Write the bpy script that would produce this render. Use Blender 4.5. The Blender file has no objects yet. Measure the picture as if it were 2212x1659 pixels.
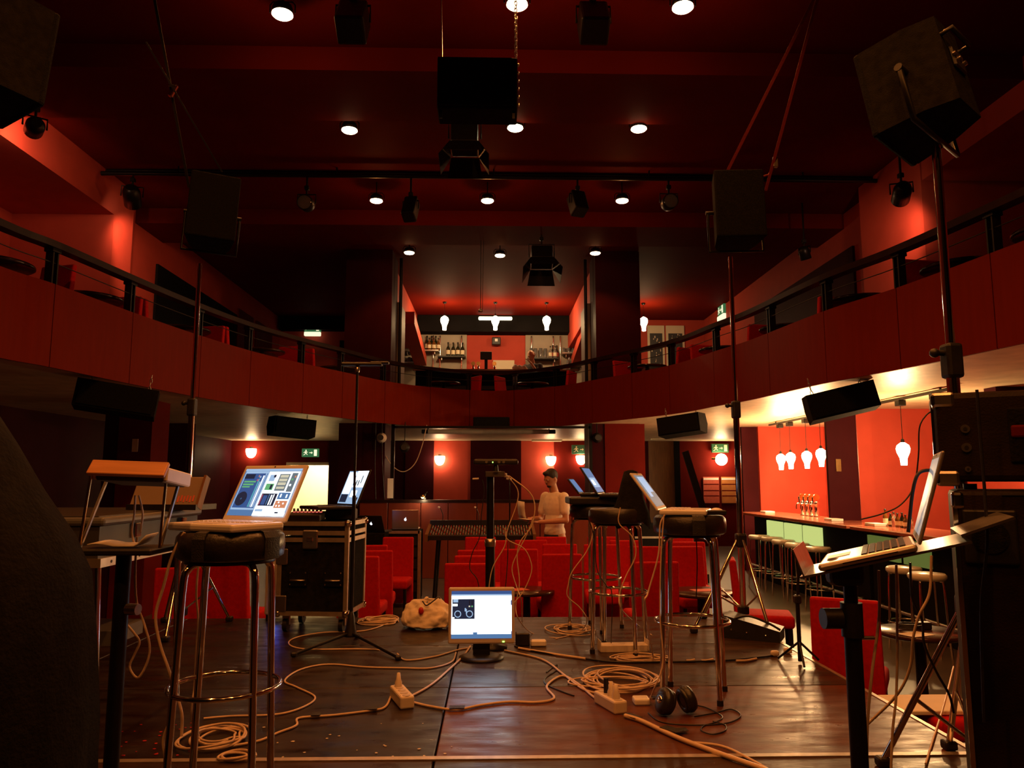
import bpy, bmesh, math, random
from mathutils import Vector, Matrix, Euler
random.seed(7)
SC = bpy.context.scene
COL = SC.collection
# ---------------------------------------------------------------- camera
F = 1650.0
CAM = Vector((0, 0, 1.052))
PITCH = math.atan(208 / F)
YAW = math.atan(41 / F)
cd = bpy.data.cameras.new('camera')
cd.sensor_width = 36.0
cd.lens = F / 2212 * 36.0
cd.clip_start = 0.05
cam = bpy.data.objects.new('camera', cd)
COL.objects.link(cam)
cam.location = CAM
cam.rotation_euler = (math.pi / 2 + PITCH, 0, -YAW)
SC.camera = cam
# ---------------------------------------------------------------- world, exposure
w = bpy.data.worlds.new('world')
SC.world = w
w.use_nodes = True
w.node_tree.nodes['Background'].inputs[0].default_value = (0, 0, 0, 1)
w.node_tree.nodes['Background'].inputs[1].default_value = 0.0
SC.view_settings.view_transform = 'Standard'
SC.view_settings.look = 'None'
SC.view_settings.gamma = 1.0
SC.view_settings.exposure = 0.0
SC.view_settings.use_curve_mapping = False
SC.cycles.sample_clamp_indirect = 4.0
# colours of the lamps' light
WARM = (1.0, 0.30, 0.055)      # dimmed ceiling lamps
BARW = (1.0, 0.58, 0.23)      # bulbs over the bars and sconces
SPOTC = (1.0, 0.46, 0.24)
CEIL_W = 60.0                 # watts of one ceiling lamp
STAGE_W = 100.0                # the same lamps over the stage
# ---------------------------------------------------------------- pixel -> place
RM = Euler(cam.rotation_euler).to_matrix()
def ray(px, py):
    return RM @ Vector(((px - 1106) / F, (829.5 - py) / F, -1.0))
def aty(px, py, Y):
    d = ray(px, py); return CAM + d * (Y / d.y)
def atz(px, py, z=0.0):
    d = ray(px, py); return CAM + d * ((z - CAM.z) / d.z)
def atx(px, py, X):
    d = ray(px, py); return CAM + d * (X / d.x)
def proj(p):
    q = RM.transposed() @ (Vector(p) - CAM)
    return 1106 + F * q.x / -q.z, 829.5 - F * q.y / -q.z
# ---------------------------------------------------------------- materials
def _nodes(name):
    m = bpy.data.materials.new(name); m.use_nodes = True
    nt = m.node_tree; b = nt.nodes['Principled BSDF']
    return m, nt, b
def mat(name, col, rough=.6, metal=0., var=.18, scale=9., bump=0., bscale=60., stretch=(1, 1, 1), spec=.5, coat=0., trans=0., rvar=0.):
    m, nt, b = _nodes(name)
    N = nt.nodes.new; L = nt.links.new
    tc = N('ShaderNodeTexCoord'); mp = N('ShaderNodeMapping'); mp.inputs['Scale'].default_value = stretch
    L(tc.outputs['Object'], mp.inputs[0])
    nz = N('ShaderNodeTexNoise'); nz.inputs['Scale'].default_value = scale; nz.inputs['Detail'].default_value = 5
    L(mp.outputs[0], nz.inputs['Vector'])
    cr = N('ShaderNodeValToRGB')
    cr.color_ramp.elements[0].position = .3; cr.color_ramp.elements[1].position = .7
    cr.color_ramp.elements[0].color = [max(0, c * (1 - var)) for c in col] + [1]
    cr.color_ramp.elements[1].color = [min(1, c * (1 + var)) for c in col] + [1]
    L(nz.outputs[0], cr.inputs[0]); L(cr.outputs[0], b.inputs['Base Color'])
    b.inputs['Roughness'].default_value = rough; b.inputs['Metallic'].default_value = metal
    b.inputs['Specular IOR Level'].default_value = spec
    b.inputs['Coat Weight'].default_value = coat
    b.inputs['Transmission Weight'].default_value = trans
    if rvar:
        n3 = N('ShaderNodeTexNoise'); n3.inputs['Scale'].default_value = scale * 1.7; n3.inputs['Detail'].default_value = 8
        L(mp.outputs[0], n3.inputs['Vector'])
        mr = N('ShaderNodeMapRange'); mr.inputs[1].default_value = .3; mr.inputs[2].default_value = .7
        mr.inputs[3].default_value = max(.05, rough - rvar); mr.inputs[4].default_value = rough + rvar
        L(n3.outputs[0], mr.inputs[0]); L(mr.outputs[0], b.inputs['Roughness'])
    if bump:
        n2 = N('ShaderNodeTexNoise'); n2.inputs['Scale'].default_value = bscale; n2.inputs['Detail'].default_value = 4
        L(mp.outputs[0], n2.inputs['Vector'])
        bp = N('ShaderNodeBump'); bp.inputs['Strength'].default_value = bump; bp.inputs['Distance'].default_value = .01
        L(n2.outputs[0], bp.inputs['Height']); L(bp.outputs[0], b.inputs['Normal'])
    return m
def emis(name, col, s, base=(.02, .02, .02)):
    m, nt, b = _nodes(name)
    tc = nt.nodes.new('ShaderNodeTexCoord'); nz = nt.nodes.new('ShaderNodeTexNoise'); nz.inputs['Scale'].default_value = 30
    nt.links.new(tc.outputs['Object'], nz.inputs['Vector'])
    cr = nt.nodes.new('ShaderNodeValToRGB')
    cr.color_ramp.elements[0].color = [c * .97 for c in col] + [1]; cr.color_ramp.elements[1].color = list(col) + [1]
    nt.links.new(nz.outputs[0], cr.inputs[0]); nt.links.new(cr.outputs[0], b.inputs['Emission Color'])
    b.inputs['Base Color'].default_value = (*base, 1); b.inputs['Roughness'].default_value = .4
    b.inputs['Emission Strength'].default_value = s
    return m
def glow_glass(name, col, s, tr):
    m, nt, b = _nodes(name)
    e = emis(name, col, s); nt2 = e.node_tree; out = nt2.nodes['Material Output']
    mx = nt2.nodes.new('ShaderNodeMixShader'); tp = nt2.nodes.new('ShaderNodeBsdfTransparent'); mx.inputs[0].default_value = tr
    nt2.links.new(nt2.nodes['Principled BSDF'].outputs[0], mx.inputs[1]); nt2.links.new(tp.outputs[0], mx.inputs[2]); nt2.links.new(mx.outputs[0], out.inputs['Surface'])
    bpy.data.materials.remove(m)
    return e
M = dict(
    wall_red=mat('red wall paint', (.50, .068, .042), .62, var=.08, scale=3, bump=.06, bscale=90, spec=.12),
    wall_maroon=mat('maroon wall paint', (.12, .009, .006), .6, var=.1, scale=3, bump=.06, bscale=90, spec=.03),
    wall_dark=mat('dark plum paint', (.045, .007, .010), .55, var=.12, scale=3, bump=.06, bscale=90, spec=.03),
    black_wall=mat('black paint', (.010, .009, .009), .7, var=.2, scale=3, spec=.03),
    grey_wall=mat('grey bar panel', (.36, .30, .22), .5, var=.08, scale=4),
    taupe=mat('taupe panel', (.26, .19, .14), .6, var=.06, scale=4),
    ceil_red=mat('dark red ceiling paint', (.130, .0085, .0035), .7, var=.08, scale=2, bump=.05, spec=.03),
    plaster=mat('cream plaster', (.62, .50, .34), .42, var=.16, scale=5, bump=.35, bscale=7),
    cream=mat('cream paint', (.75, .66, .46), .6, var=.04, scale=3),
    fascia=mat('stained plywood', (.140, .0112, .0014), .48, var=.07, scale=3.5, stretch=(6, 6, .7), bump=.04, bscale=30, spec=.03),
    partition=mat('polished brown panel', (.17, .035, .018), .22, var=.1, scale=2, stretch=(3, 3, .7)),
    brownwood=mat('brown wood door', (.20, .085, .025), .5, var=.25, scale=5, stretch=(8, 8, .6)),
    rail=mat('dark lacquered wood', (.018, .0065, .004), .35, var=.3, scale=6, spec=.25),
    hall_floor=mat('dark linoleum', (.075, .058, .048), .38, var=.2, scale=2, bump=.04),
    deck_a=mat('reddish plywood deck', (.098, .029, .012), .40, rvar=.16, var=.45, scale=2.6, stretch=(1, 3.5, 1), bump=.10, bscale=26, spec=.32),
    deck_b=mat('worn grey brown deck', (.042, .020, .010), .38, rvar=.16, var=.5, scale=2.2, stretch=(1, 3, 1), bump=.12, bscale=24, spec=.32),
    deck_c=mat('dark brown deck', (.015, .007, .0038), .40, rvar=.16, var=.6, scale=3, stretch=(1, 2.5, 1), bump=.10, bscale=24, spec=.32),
    chair=mat('red wool upholstery', (.46, .006, .008), .85, var=.14, scale=40, bump=.18, bscale=260, spec=.2),
    black=mat('black plastic', (.012, .011, .011), .45, var=.3, scale=20, bump=.05, bscale=120),
    cabinet=mat('black textured cabinet', (.010, .009, .008), .85, var=.4, scale=30, bump=.4, bscale=220, spec=.06),
    tolex=mat('black brown vinyl covering', (.013, .0058, .003), .6, var=.5, scale=9, bump=.15, bscale=160, spec=.2),
    grille=mat('black steel grille', (.010, .010, .010), .8, metal=.0, var=.5, scale=160, bump=.6, bscale=320, spec=.05),
    leather=mat('black stool vinyl', (.018, .015, .013), .35, var=.25, scale=12, bump=.15, bscale=70),
    blackmetal=mat('black powder coated steel', (.007, .0065, .0065), .38, var=.2, scale=20, spec=.35),
    chrome=mat('chrome', (.82, .78, .72), .10, metal=1., var=.05, scale=10),
    steel=mat('brushed steel', (.55, .52, .48), .30, metal=1., var=.12, scale=6, stretch=(1, 8, 1)),
    alu=mat('aluminium profile', (.62, .54, .46), .42, metal=.9, var=.12, scale=20),
    silver=mat('silver laptop shell', (.60, .57, .54), .30, metal=.75, var=.05, scale=8),
    white=mat('white plastic', (.78, .76, .72), .32, var=.04, scale=8),
    offwhite=mat('cream plastic', (.74, .66, .56), .45, var=.06, scale=14),
    greyplastic=mat('silver grey plastic', (.56, .50, .45), .4, var=.05, scale=10),
    keys=mat('dark keys', (.02, .02, .022), .4, var=.2, scale=40),
    cable_w=mat('cream cable sheath', (.66, .50, .36), .45, var=.08, scale=30),
    cable_b=mat('black cable sheath', (.015, .014, .014), .4, var=.2, scale=30),
    paper=mat('white paper', (.82, .80, .75), .8, var=.03, scale=10),
    cloth=mat('white cotton cloth', (.78, .70, .60), .85, var=.07, scale=14, bump=.3, bscale=40),
    blackcloth=mat('black cloth', (.009, .008, .0075), .95, var=.3, scale=24, bump=.4, bscale=90, spec=.1),
    tape=mat('black gaffer tape', (.014, .013, .012), .6, var=.3, scale=60, bump=.3, bscale=200),
    redtag=mat('red plastic', (.5, .02, .015), .4, var=.1, scale=20),
    strap=mat('red webbing strap', (.20, .010, .007), .7, var=.15, scale=60, bump=.3, bscale=200),
    woodpanel=mat('oiled pine', (.58, .26, .10), .42, var=.3, scale=3.2, stretch=(.7, 9, 9)),
    greycase=mat('blue grey lacquer', (.12, .125, .13), .4, var=.08, scale=8),
    darkgrey=mat('dark grey panel', (.045, .045, .045), .5, var=.1, scale=8),
    skin=mat('skin', (.50, .25, .155), .5, var=.06, scale=14),
    tshirt=mat('pale pink cotton', (.88, .80, .72), .85, var=.06, scale=20, bump=.25, bscale=30),
    jeans=mat('dark blue denim', (.02, .022, .04), .8, var=.2, scale=60),
    hair=mat('dark brown hair', (.012, .008, .006), .55, var=.4, scale=90, bump=.6, bscale=180),
    hair2=mat('reddish hair', (.16, .06, .03), .6, var=.3, scale=90, bump=.6, bscale=180),
    darkshirt=mat('dark cotton', (.02, .017, .02), .85, var=.2, scale=40),
    glassb=mat('dark bottle glass', (.018, .022, .010), .08, var=.2, scale=10, coat=.5),
    amber=mat('amber bottle glass', (.16, .06, .012), .08, var=.2, scale=10, coat=.5),
    clear=mat('clear glass', (.9, .9, .88), .03, var=.02, scale=10, trans=.85),
    lab=mat('paper bottle label', (.8, .72, .5), .7, var=.1, scale=20),
    labr=mat('red bottle label', (.55, .08, .05), .7, var=.1, scale=20),
    brass=mat('brass', (.75, .5, .2), .2, metal=1, var=.1, scale=20),
    tabletop=mat('dark laminate table top', (.045, .018, .014), .22, var=.2, scale=8),
    redpaper=mat('red printed leaflet', (.60, .12, .08), .6, var=.1, scale=20),
    sheenstool=mat('vinyl seat with painted sheen', (.62, .62, .55), .3, var=.05, scale=10),  # bright reflection on dark seats, painted in as a pale colour
    counter=mat('red brown bar top', (.34, .10, .06), .16, var=.12, scale=5),
    green=mat('green sign', (.015, .10, .05), .5, var=.1, scale=20),
    skin2=mat('skin of forearm', (.50, .24, .15), .5, var=.06, scale=14),
)
E = dict(
    lamp=emis('lamp glass, lit', (1.0, .72, .42), 14.),
    lampg=emis('lamp glass, greenish', (.95, .95, .55), 12.),
    bulb=glow_glass('bulb glass, lit', (1.0, .80, .52), 26., .5),
    sconce=glow_glass('sconce glass, lit', (1.0, .74, .45), 24., .45),
    strip=emis('light strip', (1.0, .85, .55), 5.),
    greenpanel=emis('backlit green panel', (.62, .72, .22), .9),
    greendim=emis('dim green panel', (.30, .40, .08), .30),
    exit_w=emis('exit sign white, lit', (.95, .85, .55), 1.3),
    exit_g=emis('exit sign green, lit', (.05, .22, .08), .6),
    scr_white=emis('screen white', (.80, .90, 1.0), 3.2),
    scr_lblue=emis('screen pale blue', (.42, .62, .90), .85),
    scr_blue=emis('screen blue', (.045, .12, .36), .75),
    scr_mid=emis('screen mid blue', (.10, .24, .50), .8),
    scr_dark=emis('screen dark', (.012, .025, .06), .7),
    scr_black=emis('screen black', (.006, .010, .02), .6),
    scr_grey=emis('screen grey', (.20, .26, .30), .7),
    scr_teal=emis('screen teal', (.10, .42, .52), .9),
    scr_green=emis('screen green', (.16, .55, .22), .8),
    scr_orange=emis('screen orange', (.85, .32, .16), .8),
    scr_pink=emis('screen pink', (.7, .15, .25), .7),
    scr_beige=emis('screen beige', (.72, .68, .5), .9),
    led_blue=emis('blue led', (.06, .16, 1.0), 60.),
    led_green=emis('green led', (.3, 1.0, .1), 5.),
    led_red=emis('red led', (1.0, .12, .08), 3.),
    logo=emis('lit logo', (.85, .9, 1.0), 2.2),
)
# ---------------------------------------------------------------- mesh builder
def cr_spline(pts, n=8, closed=False):
    P = [Vector(p) for p in pts]; out = []
    m = len(P)
    for i in range(m if closed else m - 1):
        p0 = P[(i - 1) % m] if closed or i > 0 else P[0] * 2 - P[1]
        p1 = P[i]; p2 = P[(i + 1) % m]
        p3 = P[(i + 2) % m] if closed or i + 2 < m else P[-1] * 2 - P[-2]
        for k in range(n):
            t = k / n
            out.append(.5 * ((2 * p1) + (p2 - p0) * t + (2 * p0 - 5 * p1 + 4 * p2 - p3) * t * t + (3 * p1 - p0 - 3 * p2 + p3) * t ** 3))
    if not closed: out.append(P[-1])
    return out
def rotz(a): return Matrix.Rotation(a, 4, 'Z')
def frame(o, x, y, z):
    return Matrix(((x[0], y[0], z[0], o[0]), (x[1], y[1], z[1], o[1]), (x[2], y[2], z[2], o[2]), (0, 0, 0, 1)))
class MB:
    def __init__(s):
        s.v = []; s.f = []; s.mi = []; s.sm = []; s.T = None
    def add(s, vs, fs, smooth=False, m=0, T=None):
        b = len(s.v)
        for v in vs:
            v = Vector(v)
            if T is not None: v = T @ v
            if s.T is not None: v = s.T @ v
            s.v.append(v)
        for f in fs:
            s.f.append([b + i for i in f]); s.mi.append(m); s.sm.append(smooth)
        return s
    def box(s, c, d, m=0, T=None):
        x, y, z = d[0] / 2, d[1] / 2, d[2] / 2
        vs = [(c[0] + i * x, c[1] + j * y, c[2] + k * z) for i in (-1, 1) for j in (-1, 1) for k in (-1, 1)]
        return s.add(vs, [(0, 1, 3, 2), (4, 6, 7, 5), (0, 4, 5, 1), (2, 3, 7, 6), (0, 2, 6, 4), (1, 5, 7, 3)], m=m, T=T)
    def span(s, a, b, m=0):
        return s.box([(a[i] + b[i]) / 2 for i in range(3)], [abs(b[i] - a[i]) for i in range(3)], m)
    def rbox(s, c, d, bev=.01, seg=2, m=0, T=None, smooth=False):
        bm = bmesh.new(); bmesh.ops.create_cube(bm, size=1)
        for v in bm.verts: v.co = Vector((v.co.x * d[0] + c[0], v.co.y * d[1] + c[1], v.co.z * d[2] + c[2]))
        bmesh.ops.bevel(bm, geom=list(bm.edges), offset=min(bev, min(d) * .49), segments=seg, affect='EDGES', profile=.5)
        bm.verts.index_update()
        s.add([v.co.copy() for v in bm.verts], [[v.index for v in f.verts] for f in bm.faces], smooth, m, T)
        bm.free(); return s
    def cyl(s, p0, p1, r0, r1=None, n=12, m=0, caps=True, smooth=True):
        p0 = Vector(p0); p1 = Vector(p1); r1 = r0 if r1 is None else r1
        d = (p1 - p0)
        if d.length < 1e-7: return s
        d.normalize(); a = d.orthogonal().normalized(); b = d.cross(a)
        vs = []
        for p, r in ((p0, r0), (p1, r1)):
            for i in range(n):
                t = 2 * math.pi * i / n
                vs.append(p + (a * math.cos(t) + b * math.sin(t)) * r)
        s.add(vs, [(i, (i + 1) % n, n + (i + 1) % n, n + i) for i in range(n)], smooth, m)
        if caps:
            s.add(vs[:n], [list(range(n))[::-1]], False, m); s.add(vs[n:], [list(range(n))], False, m)
        return s
    def tube(s, pts, r, n=8, closed=False, m=0, rf=None):
        P = [Vector(p) for p in pts]; k = len(P); vs = []; nrm = None
        for i in range(k):
            if closed: t = P[(i + 1) % k] - P[i - 1]
            else: t = P[min(i + 1, k - 1)] - P[max(i - 1, 0)]
            if t.length < 1e-9: t = Vector((0, 0, 1))
            t.normalize()
            if nrm is None: nrm = t.orthogonal().normalized()
            nrm = (nrm - t * nrm.dot(t))
            nrm = nrm.normalized() if nrm.length > 1e-6 else t.orthogonal().normalized()
            b = t.cross(nrm); rr = r if rf is None else rf(i / max(1, k - 1))
            for j in range(n):
                a = 2 * math.pi * j / n
                vs.append(P[i] + (nrm * math.cos(a) + b * math.sin(a)) * rr)
        fs = []
        for i in range(k if closed else k - 1):
            for j in range(n):
                a = i * n + j; b2 = i * n + (j + 1) % n; c = ((i + 1) % k) * n + (j + 1) % n; d = ((i + 1) % k) * n + j
                fs.append((a, b2, c, d))
        s.add(vs, fs, True, m)
        if not closed:
            s.add(vs[:n], [list(range(n))[::-1]], False, m); s.add(vs[-n:], [list(range(n))], False, m)
        return s
    def lathe(s, prof, c=(0, 0, 0), n=20, m=0, smooth=True, T=None):
        vs = []; fs = []; k = len(prof)
        for r, z in prof:
            for i in range(n):
                t = 2 * math.pi * i / n
                vs.append((c[0] + r * math.cos(t), c[1] + r * math.sin(t), c[2] + z))
        for j in range(k - 1):
            for i in range(n):
                fs.append((j * n + i, j * n + (i + 1) % n, (j + 1) * n + (i + 1) % n, (j + 1) * n + i))
        s.add(vs, fs, smooth, m, T)
        if prof[0][0] > 1e-5: s.add(vs[:n], [list(range(n))[::-1]], False, m, T)
        if prof[-1][0] > 1e-5: s.add(vs[-n:], [list(range(n))], False, m, T)
        return s
    def sphere(s, c, r, n=12, m=0, T=None):
        if not hasattr(r, '__len__'): r = (r, r, r)
        h = n // 2; vs = []; fs = []
        for j in range(h + 1):
            ph = math.pi * j / h
            for i in range(n):
                t = 2 * math.pi * i / n
                vs.append((c[0] + r[0] * math.sin(ph) * math.cos(t), c[1] + r[1] * math.sin(ph) * math.sin(t), c[2] - r[2] * math.cos(ph)))
        for j in range(h):
            for i in range(n):
                fs.append((j * n + i, j * n + (i + 1) % n, (j + 1) * n + (i + 1) % n, (j + 1) * n + i))
        return s.add(vs, fs, True, m, T)
    def prism(s, poly, T, h, m=0, smooth=False):
        k = len(poly)
        vs = [(x, y, 0) for x, y in poly] + [(x, y, h) for x, y in poly]
        fs = [list(range(k))[::-1], list(range(k, 2 * k))] + [(i, (i + 1) % k, k + (i + 1) % k, k + i) for i in range(k)]
        return s.add(vs, fs, smooth, m, T)
    def ring(s, c, R, r, n=40, k=8, m=0, T=None):
        pts = [Vector((c[0] + R * math.cos(2 * math.pi * i / n), c[1] + R * math.sin(2 * math.pi * i / n), c[2])) for i in range(n)]
        if T is not None: pts = [T @ p for p in pts]
        return s.tube(pts, r, k, True, m)
    def build(s, name, mats, parent=None, origin=None):
        me = bpy.data.meshes.new(name)
        o0 = Vector(origin) if origin is not None else Vector((0, 0, 0))
        me.from_pydata([v - o0 for v in s.v], [], s.f)
        for mm in (mats if isinstance(mats, (list, tuple)) else [mats]): me.materials.append(mm)
        me.polygons.foreach_set('material_index', s.mi); me.polygons.foreach_set('use_smooth', s.sm)
        me.update()
        bm = bmesh.new(); bm.from_mesh(me); bmesh.ops.recalc_face_normals(bm, faces=bm.faces); bm.to_mesh(me); bm.free()
        o = bpy.data.objects.new(name, me); COL.objects.link(o)
        o.location = o0
        if parent is not None: o.parent = parent
        return o
    def low(s):
        xs = [v.x for v in s.v]; ys = [v.y for v in s.v]; zs = [v.z for v in s.v]
        return Vector(((min(xs) + max(xs)) / 2, (min(ys) + max(ys)) / 2, min(zs)))
def tag(o, label, cat, group=None):
    o['label'] = label; o['category'] = cat
    if group: o['group'] = group
    return o
def thing(name, label, cat, loc=(0, 0, 0), rz=0., group=None, rx=0., ry=0.):
    o = bpy.data.objects.new(name, None); COL.objects.link(o); o.empty_display_size = .1
    o.location = loc; o.rotation_euler = (rx, ry, rz)
    return tag(o, label, cat, group)
def one(name, mb, mats, label, cat, group=None):
    return tag(mb.build(name, mats, None, mb.low()), label, cat, group)
def struct(name, mb, mats, parent=None):
    o = mb.build(name, mats, parent)
    if parent is None: o['kind'] = 'structure'
    return o
def copy_tree(o, parent=None, loc=None, rz=None, label=None, group=None):
    c = o.copy(); COL.objects.link(c)
    if parent is not None: c.parent = parent
    if loc is not None: c.location = loc
    if rz is not None: c.rotation_euler = (o.rotation_euler.x, o.rotation_euler.y, rz)
    if label: c['label'] = label
    if group: c['group'] = group
    for ch in list(o.children): copy_tree(ch, c)
    return c
def lamp_light(name, loc, W, col, r=.03, parent=None, kind='POINT', direction=None, angle=90, blend=.5):
    l = bpy.data.lights.new(name, kind); l.energy = W; l.color = col; l.shadow_soft_size = r
    o = bpy.data.objects.new(name, l); COL.objects.link(o); o.location = loc
    if kind == 'SPOT':
        l.spot_size = math.radians(angle); l.spot_blend = blend
        o.rotation_euler = Vector(direction).to_track_quat('-Z', 'Y').to_euler()
    if parent is not None: o.parent = parent
    return o
def V(*a): return Vector(a)
# ================================================================ STRUCTURE
FZ, ZB, BF, ZT, ZR = -.60, 2.05, 2.18, 2.75, 3.12
ZC, ZM, YB, XW, YF = 5.21, 4.97, 19.5, 6.6, -3.6
# --- floors
mb = MB().span((-XW, YF, FZ - .1), (XW, YB + 2.2, FZ)); struct('floor', mb, M['hall_floor'])
SX = [-6.55, -4.44, -2.33, -.22, 1.89]
SY = [-3.2, -1.0, 1.05, 3.07, 4.08, 5.09, 6.10]
mb = MB().span((SX[0], SY[0], FZ), (SX[-1] - .03, SY[-1] - .03, -.055)); stage = struct('floor_stage', mb, M['black_wall'])
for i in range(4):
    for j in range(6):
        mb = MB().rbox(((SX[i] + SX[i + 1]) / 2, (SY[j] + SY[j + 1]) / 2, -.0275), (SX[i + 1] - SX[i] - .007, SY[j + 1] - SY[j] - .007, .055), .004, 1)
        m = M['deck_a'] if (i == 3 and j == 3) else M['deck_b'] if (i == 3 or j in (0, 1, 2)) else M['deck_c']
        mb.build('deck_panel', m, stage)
mb = MB().span((SX[1], 3.052, -.003), (SX[-1], 3.086, .0045)); mb.build('edge_strip', M['alu'], stage)
mb = MB().span((SX[-1] - .016, 1.05, -.05), (SX[-1] + .006, SY[-1], .003)); mb.build('edge_strip', M['alu'], stage)
# paint chips and scraps on the near deck edge
sp = MB()
for i in range(46):
    px = random.choice([random.uniform(250, 420), random.uniform(560, 1000)]); py = random.uniform(1560, 1636)
    p = atz(px, py, .0015); r = random.uniform(.004, .012)
    a = random.random() * 6
    sp.prism([(r * math.cos(a + k * 1.2) * random.uniform(.5, 1), r * .7 * math.sin(a + k * 1.2)) for k in range(5)], Matrix.Translation(p), .0012, m=0 if px > 480 else 1)
sp.build('paint_scraps', [M['offwhite'], M['redtag']], stage)['kind'] = 'stuff'
# --- outer shell
mb = MB().span((-XW - .1, YF, FZ), (-XW, YB, BF)); struct('wall_left', mb, M['wall_dark'])  # dark plum puts the shade of this unlit side into the colour
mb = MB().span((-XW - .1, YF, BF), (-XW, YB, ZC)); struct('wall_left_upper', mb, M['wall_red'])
mb = MB().span((XW, YF, FZ), (XW + .1, YB, BF)); struct('wall_right', mb, M['wall_red'])
mb = MB().span((XW, YF, BF), (XW + .1, YB, ZC)); struct('wall_right_upper', mb, M['wall_red'])
mb = MB().span((-XW, YF - .1, FZ), (XW, YF, ZC)); struct('wall_behind_stage', mb, M['black_wall'])
mb = MB().span((-XW, YF, ZC), (XW, 12.46, ZC + .1)); struct('ceiling', mb, M['ceil_red'])
mb = MB().span((-XW, 12.46, ZC), (XW, YB + .1, ZC + .1)); struct('ceiling_upper_bar', mb, M['ceil_red'])
for y0, y1, nm in ((6.96, 8.01, 'ceiling_beam'), (11.46, 12.45, 'ceiling_beam')):
    mb = MB().span((-5.5, y0, ZM), (5.5, y1, ZC - .001)); struct(nm, mb, M['ceil_red'])
# long beams over the side galleries, pilasters and side walls of the upper level
mb = MB().span((-XW, YF, 4.68), (-5.22, 10.27, ZC - .002)); struct('ceiling_beam_left', mb, M['wall_red'])
mb = MB().span((5.22, YF, 4.68), (XW, 8.8, ZC - .002)); struct('ceiling_beam_right', mb, M['wall_red'])
mb = MB().span((-XW, 10.27, BF), (-5.22, 10.82, ZC - .003)); struct('wall_pilaster_left', mb, M['wall_red'])
mb = MB().span((5.22, 8.83, BF), (XW, 10.38, ZC - .003)); struct('wall_pilaster_right', mb, M['wall_red'])
mb = MB().span((-XW, 10.82, BF), (-5.5, YB, ZC - .004)); wl = struct('wall_gallery_left', mb, M['wall_red'])
mb = MB().span((5.5, 10.38, BF), (XW, YB, ZC - .004)); wr = struct('wall_gallery_right', mb, M['wall_red'])
def wallpanel(par, X, px0, px1, z0, z1, m, s):
    y0 = atx(px0, 600, X).y; y1 = atx(px1, 600, X).y
    mb = MB().span((X, y0, z0), (X + s * .04, y1, z1)); return mb.build('panel', m, par)
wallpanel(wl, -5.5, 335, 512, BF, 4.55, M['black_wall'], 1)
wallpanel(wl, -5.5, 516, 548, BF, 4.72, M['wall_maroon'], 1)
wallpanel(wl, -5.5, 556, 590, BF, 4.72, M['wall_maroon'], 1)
wallpanel(wr, 5.5, 1630, 1850, BF, 4.6, M['wall_dark'], -1)
# --- back wall, upper storey
DX0, DX1, DZ = -5.13, -4.08, 1.43
bu = MB().span((-XW, YB, BF), (XW, YB + .1, ZC)); bu = struct('wall_back_upper', bu, M['wall_red'])
def backpanel(par, px0, px1, z0, z1, m, y=YB, th=.06, name='panel'):
    x0 = aty(px0, 800, y).x; x1 = aty(px1, 800, y).x
    mb = MB().span((x0, y - th, z0), (x1, y, z1)); return mb.build(name, m, par)
backpanel(bu, 872, 1008, BF, 4.78, M['grey_wall'])
backpanel(bu, 1135, 1262, BF, 4.78, M['grey_wall'])
backpanel(bu, 1065, 1111, BF, 4.12, M['cream'])
backpanel(bu, 905, 1240, 4.78, ZC - .01, M['black_wall'], th=.5, name='beam')
backpanel(bu, 605, 745, 4.86, ZC - .01, M['black_wall'], th=.3, name='beam')
backpanel(bu, 733, 752, BF, 4.62, M['black_wall'])
# --- back wall, lower storey, with the lit doorway
bl = MB().span((-XW, YB, FZ), (DX0, YB + .1, ZB)).span((DX0, YB, DZ), (DX1, YB + .1, ZB)).span((DX1, YB, FZ), (XW, YB + .1, ZB))
bl = struct('wall_back', bl, M['wall_maroon'])
def lowpanel(px0, px1, m, z0=FZ, z1=ZB - .005, th=.08): return backpanel(bl, px0, px1, z0, z1, m, th=th)
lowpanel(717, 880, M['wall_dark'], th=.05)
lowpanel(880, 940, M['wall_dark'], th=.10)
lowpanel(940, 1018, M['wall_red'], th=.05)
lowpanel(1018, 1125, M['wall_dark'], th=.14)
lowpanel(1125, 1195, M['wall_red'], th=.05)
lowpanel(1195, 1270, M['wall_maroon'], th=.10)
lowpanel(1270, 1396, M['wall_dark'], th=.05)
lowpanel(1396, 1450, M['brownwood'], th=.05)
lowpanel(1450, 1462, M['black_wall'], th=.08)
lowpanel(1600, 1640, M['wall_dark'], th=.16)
co = MB()
co.span((DX0 - .9, YB + 2.0, FZ), (DX1 + .9, YB + 2.1, ZB)).span((DX0 - 1.0, YB + .1, FZ), (DX0 - .9, YB + 2.1, ZB)).span((DX1 + .9, YB + .1, FZ), (DX1 + 1.0, YB + 2.1, ZB)).span((DX0 - 1, YB + .1, ZB), (DX1 + 1, YB + 2.1, ZB + .1))
struct('wall_corridor', co, M['cream'])
lamp_light('corridor_lamp_offscreen', (-4.55, YB + .75, 1.75), 300, (1.0, .80, .46), .12)
fr = MB().span((DX0 - .07, YB - .04, FZ), (DX0, YB + .12, DZ + .07)).span((DX1, YB - .04, FZ), (DX1 + .07, YB + .12, DZ + .07)).span((DX0, YB - .04, DZ), (DX1, YB + .12, DZ + .07))
struct('door_1', fr, M['cream'])
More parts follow.
